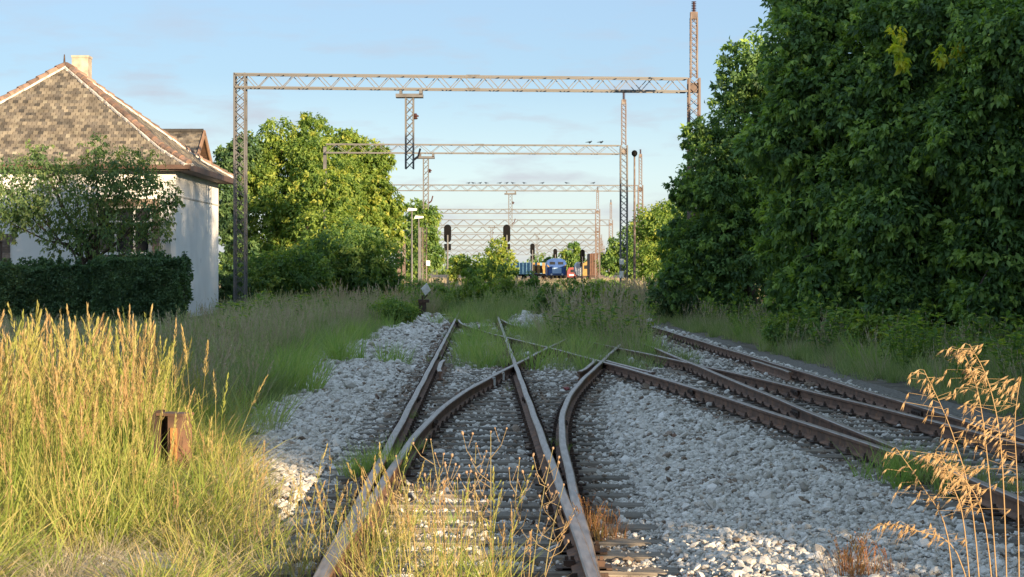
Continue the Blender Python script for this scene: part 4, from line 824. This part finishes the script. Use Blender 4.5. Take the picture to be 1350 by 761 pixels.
def odd():
    Y = 290; t = thing('flat_wagon', (xo(713, Y), Y, .1), 'dull yellow loaded wagon between blue wagons and blue engine', 'wagon')
    MB().box((0, 0, 1.1), (2.8, 9, .25)).build('deck', M['iron'], t)
    for k in range(4): MB().box((-1.2 + k * .8, -3.5 + k * .3, 2.1), (.45, .5, 1.7)).build('crate', M['yellow'], t)
    MB().box((-.2, -2.2, 1.9), (2.4, .3, 1.2)).build('load', M['rust_box'], t); wheelset(t, -3); wheelset(t, 3)
    Y = 275; t = thing('rail_trolley', (xo(754, Y), Y, .1), 'small red rail trolley beside the blue engine', 'trolley')
    MB().prism([(-.75, .7), (.75, .7), (.75, 1.6), (.45, 2.2), (-.45, 2.2), (-.75, 1.6)], -.6, 2.4).build('body', M['red'], t)
    MB().box((.1, -.63, 1.65), (.6, .04, .4)).build('windscreen', M['glass'], t); MB().box((-.1, -.64, 1.05), (.7, .04, .22)).build('white_panel', M['white_paint'], t); MB().box((0, .9, .6), (1.4, 3, .2)).build('frame', M['black_paint'], t); wheelset(t, .1, 1.3); wheelset(t, 1.8, 1.3)
    Y = 262; t = thing('tank_wagon', (xo(764, Y), Y + 1, .1), 'silver tank wagon end seen beside the red trolley', 'wagon')
    b = MB(); b.prism([(.58 * math.cos(a) * 1.0, 1.95 + 1.05 * math.sin(a)) for a in np.linspace(0, 2 * math.pi, 20)[:-1]], 0, 7); b.build('tank', M['silver'], t); MB().box((0, 3.5, .8), (1.1, 7.4, .25)).build('frame', M['iron'], t); wheelset(t, 1, 1.1); wheelset(t, 6, 1.1)
    Y = 255; t = thing('rail_crane', (xo(773.5, Y), Y, .1), 'yellow rail crane between silver tank and rusty wagon', 'crane')
    MB().prism([(-.55, 1.0), (.55, 1.0), (.55, 2.6), (.2, 3.1), (-.55, 2.7)], 0, 3).build('cab', M['yellow'], t); MB().bar((0, .5, 2.8), (.35, -.8, 3.9), .2).build('jib', M['yellow'], t); MB().box((-.1, -.03, 2.2), (.5, .03, .5)).build('windscreen', M['glass'], t); MB().box((0, 1.5, .85), (1.2, 4, .25)).build('frame', M['iron'], t); wheelset(t, .5, 1.1); wheelset(t, 2.5, 1.1)
    Y = 235; t = thing('box_wagon', (xo(783, Y), Y, .1), 'tall rusty brown wagon end at the edge of the right trees', 'wagon')
    MB().prism([(-.55, 1.1), (.55, 1.1), (.55, 4.0), (-.55, 3.9)], 0, 8).build('body', M['rust_box'], t)
    for k in range(5): MB().box((-.5 + .25 * k, -.03, 2.55), (.05, .06, 2.7)).build('rib', M['rust_box'], t)
    MB().box((0, 4, .95), (1.1, 8, .25)).build('frame', M['iron'], t); wheelset(t, 1.5, 1.3); wheelset(t, 6.5, 1.3)
odd()

# ------------------------------------------------------------------ small trackside things
def switch_marker():
    Y = 69; x = xo(557, Y); t = thing('switch_marker', (x, Y, 0), 'white diamond switch marker on a black iron box beside the left track', 'switch marker')
    b = MB(); b.box((0, 0, .22), (.26, .30, .55), taper=.85); b.box((.04, 0, .54), (.34, .34, .10)); b.box((0, 0, .05), (.5, .4, .12)); b.build('iron_box', M['iron'], t)
    b = MB(); b.tube([(0, 0, .55), (0, 0, .72)], .03, 8); b.bar((.05, 0, .62), (.16, 0, .74), .04); b.build('spindle', M['iron'], t)
    z = .92; w_ = .155; h_ = .20; b = MB(); b.prism([(-w_, z), (0, z - h_), (w_, z), (0, z + h_)], -.03, .03); o = b.build('diamond_plate', M['white_paint'], t); o.rotation_euler = (0, .12, .25)
    b = MB(); b.bar((.2, 0, .1), (xo(603, 69) - x, .1, .05), .05); b.build('switch_rod', M['iron'], t)
switch_marker()
bpy.data.objects['switch_marker'].scale = (1.2, 1.2, 1.2)
def rusty_post():
    p = GP(228, 648); t = thing('rusty_post', (p.x, p.y, 0), 'short rusty channel iron post in the golden grass', 'post', rz=-.35)
    w_, d_, h_ = .13, .18, .62
    b = MB(); b.box((w_ / 2 - .0, 0, h_ / 2), (.12, d_, h_)); b.build('stub', M['brown_rust'], t)
    b = MB(); b.box((-.05, d_ / 2 - .02, h_ / 2 - .04), (.12, .03, h_ + .06)); b.box((-.12, -.02, h_ / 2), (.03, d_ - .03, h_ + .08)); b.build('flange', M['iron'], t)
    b = MB(); b.box((0.02, 0, h_ + .012), (.24, d_ + .01, .022)); b.build('top_plate', M['brown_rust'], t)
    b = MB(); b.box((w_ / 2, -d_ / 2 - .008, h_ * .55), (.055, .02, h_ * .6)); b.build('painted_lit_strip', M['sunlit_rust'], t)  # sunlit orange of the front face put into this strip's colour
M['brown_rust'] = mat('brown_rust', (0.20, 0.11, 0.065), (0.10, 0.06, 0.045), 7, .85, .6); M['sunlit_rust'] = mat('sunlit_rust', (0.42, 0.20, 0.07), (0.30, 0.13, 0.05), 7, .8, .4)
rusty_post()
for px, py, s, lb in ((272, 711, .055, 'small dark stone lying in the middle of the right ballast'), (921, 661, .055, 'dark brown stone lying on the pale ballast between the tracks'), (473, 505, .05, 'dark clod on the ballast left of the left track'), (991, 623, .05, 'dark stone on the ballast near the right crossover'), (747, 516, .05, 'reddish stone beside the curved rail below the crossing')):
    if px == 272: px, py = 908, 622
    p = GP(px, py); o = obj('loose_stone', stone_mesh(50 + px), None, (p.x, p.y, .04), (.3, .1, px), (s, s, s)); o.data.materials.clear(); o.data.materials.append(M['iron'] if px != 747 else M['red']); tag(o, lb, 'stone')

# ------------------------------------------------------------------ grasses
def blades(b, n, h, spread, lean, w, seg=4, rg=None, varr=(0, 1), curl=.5):
    for _ in range(n):
        a = rg.uniform(0, 6.283); r = spread * rg.random() ** .7; x, y = r * math.cos(a), r * math.sin(a); da = a + rg.uniform(-.9, .9); hh = h * rg.uniform(.5, 1.1); l0 = lean * rg.uniform(.2, 1.1); pa = rg.uniform(0, 6.283); px, py = math.cos(pa), math.sin(pa); va = rg.uniform(*varr); vs = []
        for i in range(seg + 1):
            t = i / seg; k = l0 * (t + curl * t * t) * hh; cx, cy, cz = x + math.cos(da) * k, y + math.sin(da) * k, hh * (t - .35 * l0 * curl * t ** 3); ww = w * (1 - t) ** .7 * (.6 + .4 * (t > 0))
            if i < seg: vs += [(cx - px * ww / 2, cy - py * ww / 2, cz), (cx + px * ww / 2, cy + py * ww / 2, cz)]
            else: vs.append((cx, cy, cz))
        fs = [(2 * i, 2 * i + 1, 2 * i + 3, 2 * i + 2) for i in range(seg - 1)] + [(2 * seg - 2, 2 * seg - 1, 2 * seg)]
        b.add(vs, fs, 0, va)
def plume(b, base, top, n, ln, w, rg, var, spread=.5, mi=0):
    base, top = Vector(base), Vector(top); d = (top - base)
    for k in range(n):
        t = rg.random(); p = base + d * t; a = rg.uniform(0, 6.28); o = Vector((math.cos(a), math.sin(a), 0)) * spread * (1 - t * .8) * ln + d.normalized() * ln * rg.uniform(.5, 1.0); q = p + o; s = Vector((-math.sin(a), math.cos(a), 0)) * w / 2
        m_ = p.lerp(q, .6); b.add([p, m_ + s, q, m_ - s], [(0, 1, 2, 3)], mi, var)
def tuft(seed, n, h, spread, lean, w, m, heads=0, varr=(0, .8), hv=.9, headh=1.15, hl=.05, hn=26, curl=.5, hw=.008):
    rg = random.Random(seed); b = MB(); blades(b, n, h, spread, lean, w, 4, rg, varr, curl)
    for _ in range(heads):
        a = rg.uniform(0, 6.28); r = spread * rg.random() * .7; p = Vector((r * math.cos(a), r * math.sin(a), 0)); hh = h * headh * rg.uniform(.75, 1.1); l_ = lean * .6 * rg.random(); q = p + Vector((math.cos(a) * l_ * hh, math.sin(a) * l_ * hh, hh)); mid = p.lerp(q, .5) + Vector((0, 0, .06 * hh))
        b.tube([p, mid, q], [.0028, .0024, .0015], 3, var=hv * .7, cap=False); st = mid.lerp(q, .48); tip = q + (q - mid).normalized() * .08 * hh + Vector((math.cos(a), math.sin(a), 0)) * .03; plume(b, st, tip, hn, hl, hw, rg, hv, .55)
    return b.mesh('grass_tuft', m, var=True)
def place(name, protos, regions, smin=.8, smax=1.2, wide=1.0, label=None):
    """regions: (x0,x1,y0,y1,density, mask function)"""
    PP = []
    for x0, x1, y0, y1, dens, fn in regions:
        n = int((x1 - x0) * (y1 - y0) * dens); x = RNG.uniform(x0, x1, n); y = RNG.uniform(y0, y1, n); k = fn(x, y) & (np.abs(x) < .30 * y + 1.0); k &= ~((x > .0 + (60 - y) * .03) & (x < 2.5) & (y > 53) & (y < 69) & (RNG.random(n) < .93)); PP.append(np.stack([x[k], y[k]], 1))
    P2 = np.concatenate(PP); x, y = P2[:, 0], P2[:, 1]; P = np.stack([x, y, gz(x, y) - .01], 1); n = len(P); rot = np.stack([RNG.normal(size=n) * .07, RNG.normal(size=n) * .07, RNG.uniform(0, 6.28, n)], 1)
    s = RNG.uniform(smin, smax, n) * (1 + .28 * fbm(x, y, .9, 12)); S = np.stack([s * wide, s * wide, s], 1); scatter(name, protos, P, rot, S); print(name, n)
def Lm(off=0.0, amp=.35): return lambda x, y: x < left_edge(y) - off + amp * fbm(x, y, 1.3, 6)
near_tall = [tuft(100 + i, 20, .66, .13, .45, .014, M['grass_gold'], heads=2, varr=(0, .55), hv=.9, headh=1.5, hl=.06, hn=34, hw=.010) for i in range(5)]
near_plume = [tuft(110 + i, 5, .95, .10, .35, .011, M['grass_gold'], heads=2, varr=(0, .5), hv=.97, headh=1.38, hl=.085, hn=60, hw=.010) for i in range(4)]
near_low = [tuft(120 + i, 22, .40, .14, .8, .013, M['grass_gold'], varr=(.0, .75), curl=.9) for i in range(4)]
brown_low = [tuft(140 + i, 30, .30, .16, .9, .006, M['grass_dry'], varr=(.2, 1), curl=1.1) for i in range(3)]
mid_green = [tuft(160 + i, 24, .55, .14, .55, .018, M['grass_green'], heads=2, varr=(0, .7), hv=.95, headh=1.25, hl=.05, hn=16, hw=.01) for i in range(4)]
mid_dry = [tuft(150 + i, 30, .62, .18, .5, .009, M['grass_dry'], heads=5, varr=(0, .8), hv=.8, headh=1.2, hl=.06, hn=18, hw=.01) for i in range(3)]
thin_green = [tuft(180 + i, 20, .34, .12, .5, .012, M['grass_green'], varr=(0, .8)) for i in range(4)]
far_mix = [tuft(200 + i, 44, .72, .38, .6, .020, M['grass_green'], heads=1 + i % 3, varr=(0, .95), hv=.95, headh=1.2, hl=.08, hn=14, hw=.014) for i in range(5)]
far_dry = [tuft(220 + i, 46, .80, .42, .55, .018, M['grass_dry'], heads=4, varr=(.1, 1), hv=.9, headh=1.2, hl=.10, hn=18, hw=.02) for i in range(3)]
def taper(x, y): return x < np.interp(y, [9, 12, 15, 19, 24], [-1.55, -1.75, -2.3, -3.1, -3.6]) + .25 * fbm(x, y, 1.7, 6)
gravelhole = lambda x, y: ~((x > -2.95) & (x < -2.0) & (y < 11.5))
place('tall_golden_grass', near_tall, [(-7.5, -1.3, 11.6, 21, 24, lambda x, y: (fbm(x, y, 1.6, 51) > -.28) & taper(x + .5, y) & ((x < -2.6 - (y - 12) * .12))), (-3.6, -2.2, 9.5, 12, 12, lambda x, y: taper(x + .4, y) & gravelhole(x, y))], .6, 1.25)
place('plumed_golden_grass', near_plume, [(-7, -2.4, 12.5, 18.5, 4.5, lambda x, y: taper(x + .7, y) & (fbm(x, y, 1.1, 61) > -.3)), (-4.2, -1.6, 11.5, 20, 1.2, lambda x, y: taper(x + .1, y))], .55, .95)
place('mid_golden_grass', near_tall, [(-5, -1.5, 10.5, 22, 5, lambda x, y: taper(x + .1, y))], .45, .8)
place('low_golden_grass', near_low, [(-7.5, -1.3, 9.0, 24, 46, lambda x, y: taper(x, y) & gravelhole(x, y))], .7, 1.2)
place('matted_dry_grass', brown_low, [(-5.5, -1.2, 9.0, 22, 26, lambda x, y: taper(x - .2, y))], .7, 1.2)
place('shaded_green_grass', mid_green, [(-13.5, -2.5, 21, 36, 20, Lm(.2)), (-16, -3.5, 36, 54, 13, lambda x, y: (x < left_edge(y) - .5) & (x > -.158 * y)), (-13, -4, 54, 76, 11, lambda x, y: (x > -9.6) & (x < left_edge(y) - .7 + .6 * fbm(x, y, .8, 6)))], .7, 1.25)
place('bank_green_grass', mid_green, [(-17, -5, 34, 61, 12, lambda x, y: (x < -.158 * y) & (x < left_edge(y) - 1)), (5.2, 13, 18, 60, 16, lambda x, y: x > right_edge(y) + .5 + .5 * fbm(x, y, .7, 2))], .35, .75)
place('shaded_dry_grass', mid_dry, [(-13.5, -2.5, 21, 36, 10, Lm(.3)), (-16, -3.5, 36, 54, 8, lambda x, y: (x < left_edge(y) - .5) & (x > -.158 * y)), (-13, -4, 54, 76, 5, lambda x, y: (x > -9.6) & (x < left_edge(y) - .5)), (5.0, 12, 18, 60, .8, lambda x, y: x > right_edge(y) + .2), (.3, 3.3, 36, 66, 3.5, lambda x, y: (x > 2.4 - (y - 36) * .11) & (fbm(x, y, .9, 3) > -.3) & ~near_rail(x, y, .05))], .6, 1.2)
place('crossing_weeds', mid_green, [(-.3, 3.4, 33.5, 56, 7, lambda x, y: (x > 1.0 - (y - 36) * .05) & (x < 3.4 - (y-36)*.0) & (fbm(x, y, .8, 21) > -.1) & ~near_rail(x, y, .05)), (-2.0, -.3, 31, 42, 5, lambda x, y: (fbm(x, y, .8, 4) > .2) & ~near_rail(x, y, .1)), (-6, 6, 62, 74, 6, lambda x, y: (np.abs(x + 3.4) > .5) & ((x < -4.6) | (x > -2.2)) & ~((np.abs(x - 1.2) < 1.4) & (y < 71))), (-1.2,.2,26,36,3, lambda x,y: fbm(x,y,.9,2)>.3)], .35, .85)
place('fine_green_grass', thin_green, [(-9, -2.0, 18, 60, 16, Lm(-.1, .6)), (5.2, 11, 18, 60, 16, lambda x, y: x > right_edge(y) + .1 + .6 * fbm(x, y, .7, 2)),
    (-1.6, 4.4, 31, 47, 15, lambda x, y: (fbm(x, y, .5, 3) + .9 * np.exp(-((x - 1.5) ** 2) / 2.0 - ((y - 39) / 7) ** 2) > .30) & ~near_rail(x, y, .05)),
    (-1.6, 3, 45, 66, 9, lambda x, y: (fbm(x, y, .5, 3) > .15)), (3.5, 5.2, 13, 17.5, 30, lambda x, y: (np.hypot(x - 3.75, (y - 15.2) / 2.2) < .42))], .6, 1.1)
place('tall_track_weeds', far_mix, [(.6, 3.4, 42, 66, 2.4, lambda x, y: (x > .9 + (y - 52) * -.02) & (fbm(x, y, .6, 5) > -.5) & ~in_track(x, y, .5) | ((x > 1.2) & (x < 2.8) & (y > 44))), (-13, 9, 66, 104, 6.5, lambda x, y: (x > -10) & (fbm(x, y, .33, 7) < .25) & ~((x > -5.2) & (x < -1.5) & (y < 72)) & ~((np.abs(x - 1.2) < 1.2) & (y < 72))), (-22, 14, 104, 122, 2.0, lambda x, y: x > -16)], .7, 1.15)
place('dry_far_weeds', far_dry, [(-8, 9, 66, 110, 5.5, lambda x, y: (fbm(x, y, .33, 7) > .12) & ~((x > -5.2) & (x < 3) & (y < 72))), (1.0, 3.3, 46, 66, 1.6, lambda x, y: x > 0)], .8, 1.3)
place('low_far_dry_grass', far_dry, [(-22, 22, 108, 180, 4.5, lambda x, y: x > -14), (-30, 35, 180, 330, 1.6, lambda x, y: x < 60)], .30, .62, wide=1.5)
# tufts on the left track in the foreground and single ones on the ballast
def weed_mesh(seed, m):
    rg = random.Random(seed); g = np.random.default_rng(seed); b = MB()
    for _ in range(5):
        a = rg.uniform(0, 6.28); e = Vector((math.cos(a) * .25, math.sin(a) * .25, rg.uniform(.5, .95))); b.tube([Vector((0, 0, 0)), e * .5, e], [.008, .006, .003], 3, var=.3, cap=False)
        for k in range(16):
            p = e * rg.uniform(.25, 1.05); d = Vector((rg.gauss(0, 1), rg.gauss(0, 1), rg.uniform(-.3, .6))).normalized(); L_ = rg.uniform(.08, .15); sd_ = d.cross(Vector((0, 0, 1))).normalized() * L_ * .28; up = Vector((0, 0, .02)); b.add([p, p + d * L_ * .45 + sd_ + up, p + d * L_, p + d * L_ * .45 - sd_ + up], [(0, 1, 2), (0, 2, 3)], 0, rg.uniform(.1, 1))
    return b.mesh('weed', m, var=True)
place('broad_leaved_weeds', [weed_mesh(i, M['leaf_mid']) for i in range(4)], [(-9, 8, 62, 130, 1.3, lambda x, y: (fbm(x, y, .3, 31) > .05) & ~((x > -5.2) & (x < 3.5) & (y < 70))), (1.0, 3.6, 42, 64, 1.2, lambda x, y: fbm(x, y, .9, 33) > -.1), (-9, -4, 26, 60, .5, lambda x, y: (x < left_edge(y) - 1.2) & (x > -.158 * y)), (5.5, 10, 22, 60, .9, lambda x, y: x > right_edge(y) + .6)], .7, 1.3)
def tufts_at(name, protos, pts, kind='stuff'):
    P = []; S = []
    for px, py, s, k, sp in pts:
        p = GP(px, py)
        for _ in range(k): P.append((p.x + random.gauss(0, sp), p.y + random.gauss(0, sp * 1.6), -.01)); S.append([s * random.uniform(.75, 1.2)] * 3)
    P = np.array(P); n = len(P); rot = np.stack([RNG.normal(size=n) * .1, RNG.normal(size=n) * .1, RNG.uniform(0, 6.28, n)], 1); scatter(name, protos, P, rot, np.array(S))
rail_t = [tuft(240 + i, 8, .5, .07, .55, .010, M['grass_gold'], heads=2, varr=(0, .9), hv=.95, headh=1.25, hl=.04, hn=26, curl=.8) for i in range(4)]
tufts_at('foreground_rail_grass', rail_t, [(452, 705, .7, 4, .09), (512, 722, .95, 8, .10), (478, 745, .8, 6, .10), (535, 748, .8, 9, .12), (590, 758, .7, 8, .12), (640, 768, .6, 5, .10), (505, 795, .8, 9, .12), (570, 800, .9, 10, .14), (645, 800, .8, 6, .12), (395, 765, .8, 8, .10), (350, 735, .85, 10, .14), (330, 690, .7, 8, .14), (540, 690, .45, 4, .07), (300, 655, .7, 8, .14)])
tufts_at('ballast_grass_tufts', [tuft(250 + i, 26, .38, .08, .5, .009, M['grass_bright'], varr=(0, .7), curl=.6) for i in range(3)], [(505, 628, .9, 9, .08), (470, 625, .85, 8, .10), (535, 600, .6, 5, .06), (540, 555, .5, 4, .06), (372, 522, 1.9, 14, .20), (350, 516, 1.8, 10, .24), (440, 478, 2.0, 12, .3), (400, 500, 1.6, 8, .25), (522, 480, 1.2, 7, .16), (735, 590, .35, 3, .03), (745, 595, .3, 3, .03), (590, 690, .3, 4, .05), (420, 465, 1.6, 12, .3), (460, 450, 1.5, 10, .3), (1000, 700, .2, 3, .06), (930, 678, .2, 3, .06), (1205, 640, .9, 14, .16), (1190, 625, .8, 8, .12), (1050, 455, 1.2, 10, .2), (1030, 462, 1.2, 8, .2)])
place('bright_verge_tufts', [tuft(270 + i, 34, .46, .12, .55, .011, M['grass_bright'], varr=(0, .9)) for i in range(3)], [(-9, -2.4, 18, 56, 2.6, lambda x, y: (x < left_edge(y) + .2) & (x > -.158 * y) & (fbm(x, y, 1.1, 41) > .0)), (5.4, 9, 18, 50, 1.0, lambda x, y: x > right_edge(y) + .5), (-1.2, 3.3, 33, 52, 2.6, lambda x, y: (fbm(x, y, 1.0, 44) > .0) & ~near_rail(x, y, .05)), (-4, 5, 60, 72, 1.5, lambda x, y: x > -2.6)], .7, 1.75)
tufts_at('reddish_weeds', [tuft(260 + i, 22, .26, .07, .4, .007, M['red_weed'], heads=3, varr=(0, 1), hv=.6, headh=1.2, hl=.02, hn=20) for i in range(3)], [(790, 712, .75, 7, .06), (778, 690, .6, 4, .05), (1128, 770, .8, 8, .07), (1118, 750, .6, 4, .05), (1180, 765, .35, 3, .06), (1090, 770, .4, 3, .08), (915, 765, .25, 2, .05)])

# dry flower stalks in front
def flower_stalk(px, py_top, Y, lean, label, seed):
    rg = random.Random(seed); x = xo(px, Y); h = zt_of(py_top, Y); t = thing('dry_flower_stalk', (x, Y, 0), label, 'dry flower', 'dry flower stalks between the rails'); b = MB(); hd = MB()
    tip = Vector((lean * h, 0, h)); pts = [Vector((0, 0, 0)), Vector((lean * h * .3, .02, h * .4)), Vector((lean * h * .62, 0, h * .72)), tip]; b.tube(pts, [.004, .0035, .003, .002], 5, var=.4); ends = [tip]
    for k in range(rg.randint(6, 8)):
        tt = rg.uniform(.3, .85); p = Vector((lean * h * tt, 0, h * tt)); s = rg.choice((-1, 1)); e = p + Vector((s * rg.uniform(.04, .13), rg.uniform(-.05, .05), rg.uniform(.06, .20))); b.tube([p, p.lerp(e, .5) + Vector((s * .015, 0, -.01)), e], [.0022, .002, .0015], 4, var=.7); ends.append(e)
        if rg.random() < .6: e2 = p.lerp(e, .6) + Vector((-s * .03, 0, .07)); b.tube([p.lerp(e, .55), e2], [.0016, .0012], 4, var=.8); ends.append(e2)
    for e in ends:
        if 'sh' not in UNIT: UNIT['sh'] = MB().lathe((0, 0, -.8), [(.2, 0), (.85, .8), (1, 1.7), (.8, 2.2), (.45, 2.7)], 7, var=.95).mesh('seed_head', M['flower_stalk'], var=True)
        r_ = rg.uniform(.004, .0085); obj('seed_head', UNIT['sh'], t, e, (rg.uniform(-.4, .4), rg.uniform(-.4, .4), 0), (r_, r_, r_ * rg.uniform(.8, 1.3)))
    b.build('stem', M['flower_stalk'], t, var=True)
for i, a in enumerate(((647, 570, 10.6, .0, 'tallest dry flower stalk in the foreground, straight and red tipped'), (590, 580, 10.6, -.12, 'dry flower stalk leaning left over the sleepers'), (700, 592, 10.4, .16, 'dry flower stalk leaning right towards the rail'), (624, 585, 10.9, .02, 'slender dry flower stalk left of the tallest one'), (672, 605, 10.5, .08, 'short branching dry flower stalk right of the tallest one'), (552, 602, 10.5, -.18, 'dry grass stalk leaning over the left rail'), (610, 632, 10.3, -.05, 'low dry flower stalk in the grass between the rails'), (715, 640, 10.2, .2, 'low dry flower stalk closest to the right rail'))): flower_stalk(*a, seed=300 + i)

# wild oats at the right
def oat(points, label, seed, n=34, group='wild oat stalks'):
    rg = random.Random(seed); Y = points[0][2]; P = [W(px, py, yy) for px, py, yy in points]; base = P[0].copy(); base.z = 0
    t = thing('wild_oat', base, label, 'wild oat', group); loc = [p - base for p in P]; loc[0].z = min(loc[0].z, 0.02) if loc[0].z < .6 else loc[0].z
    if loc[0].z > .02: loc.insert(0, Vector((0, 0, 0)))
    # subdivide
    fine = []
    for i in range(len(loc) - 1):
        for k in range(5):
            tt = k / 5; p0 = loc[max(i - 1, 0)]; p1 = loc[i]; p2 = loc[i + 1]; p3 = loc[min(i + 2, len(loc) - 1)]
            fine.append(.5 * ((2 * p1) + (p2 - p0) * tt + (2 * p0 - 5 * p1 + 4 * p2 - p3) * tt ** 2 + (3 * p1 - p0 - 3 * p2 + p3) * tt ** 3))
    fine.append(loc[-1]); m = len(fine); MBs = MB(); MBs.tube(fine, [.0036 - .0024 * i / m for i in range(m)], 5, var=.35); MBs.build('stem', M['straw'], t, var=True)
    sp = MB()
    st = int(m * .38)
    for k in range(int(n * 1.0)):
        f_ = rg.uniform(st, m - 1.01); i = int(f_); p = fine[i].lerp(fine[i + 1], f_ - i); a = rg.choice((-1, 1)); ln = rg.uniform(.02, .13) * (1 - .6 * (f_ - st) / (m - st))
        e = p + Vector((-abs(rg.gauss(.5, .5)) * ln * 1.3 if rg.random() < .8 else ln, rg.uniform(-.6, .6) * ln, rg.uniform(-.1, .5) * ln)); sp.bar(p, e, .0012, var=.4)
        d = Vector((-rg.uniform(.1, .8), rg.uniform(-.35, .35), -rg.uniform(.35, 1))).normalized(); L_ = rg.uniform(.030, .046)
        for q in (-1, 1):
            s = Vector((q * .28, q * .1, 0)); d2 = (d + s * .5).normalized(); u = d2.cross(Vector((0, 1, 0.2))).normalized() * .0030; v = d2.cross(u).normalized() * .0024; m_ = e + d2 * L_ * .4; c = e + d2 * L_
            sp.add([e, m_ + u, m_ + v, m_ - u, m_ - v, c], [(0, 1, 2), (0, 2, 3), (0, 3, 4), (0, 4, 1), (5, 2, 1), (5, 3, 2), (5, 4, 3), (5, 1, 4)], 0, rg.random())
        if rg.random() < .5: sp.bar(e + d * L_ * .8, e + d * L_ * 1.7 + Vector((0, 0, -.004)), .0008, var=.5)
    tag(sp.build('spikelets', M['straw'], t, var=True), kind='stuff')
oat([(1330, 761, 8), (1322, 620, 8), (1305, 510, 8), (1278, 454, 8)], 'tallest wild oat stalk at the right edge, its tip curling left', 1, 60)
oat([(1322, 761, 8.1), (1305, 640, 8.1), (1290, 520, 8.1), (1268, 460, 8.1)], 'wild oat stalk just left of the tallest one', 2, 55)
oat([(1300, 761, 7.9), (1283, 680, 7.9), (1255, 570, 7.9), (1218, 488, 7.9)], 'wild oat stalk leaning left with its tip before the rails', 3, 55)
oat([(1262, 761, 8.0), (1250, 710, 8.0), (1215, 640, 8.0), (1182, 592, 8.0)], 'short single wild oat leaning left over the ballast', 4, 20)
oat([(1290, 761, 7.7), (1272, 700, 7.7), (1256, 640, 7.7), (1240, 596, 7.7)], 'low wild oat stalk behind the leaning one', 5, 26)
oat([(1345, 761, 8.2), (1342, 660, 8.2), (1338, 560, 8.2), (1345, 500, 8.2)], 'upright wild oat stalk cut by the right picture edge', 6, 50)
oat([(1318, 761, 7.8), (1300, 700, 7.8), (1270, 630, 7.8), (1225, 600, 7.8)], 'dense drooping wild oat stalk low in the clump', 7, 60)
oat([(1300, 761, 8.3), (1262, 730, 8.3), (1210, 700, 8.3), (1160, 690, 8.3)], 'pale wild oat stalk bent low over the gravel', 10, 40)
print('objects', len(bpy.data.objects))
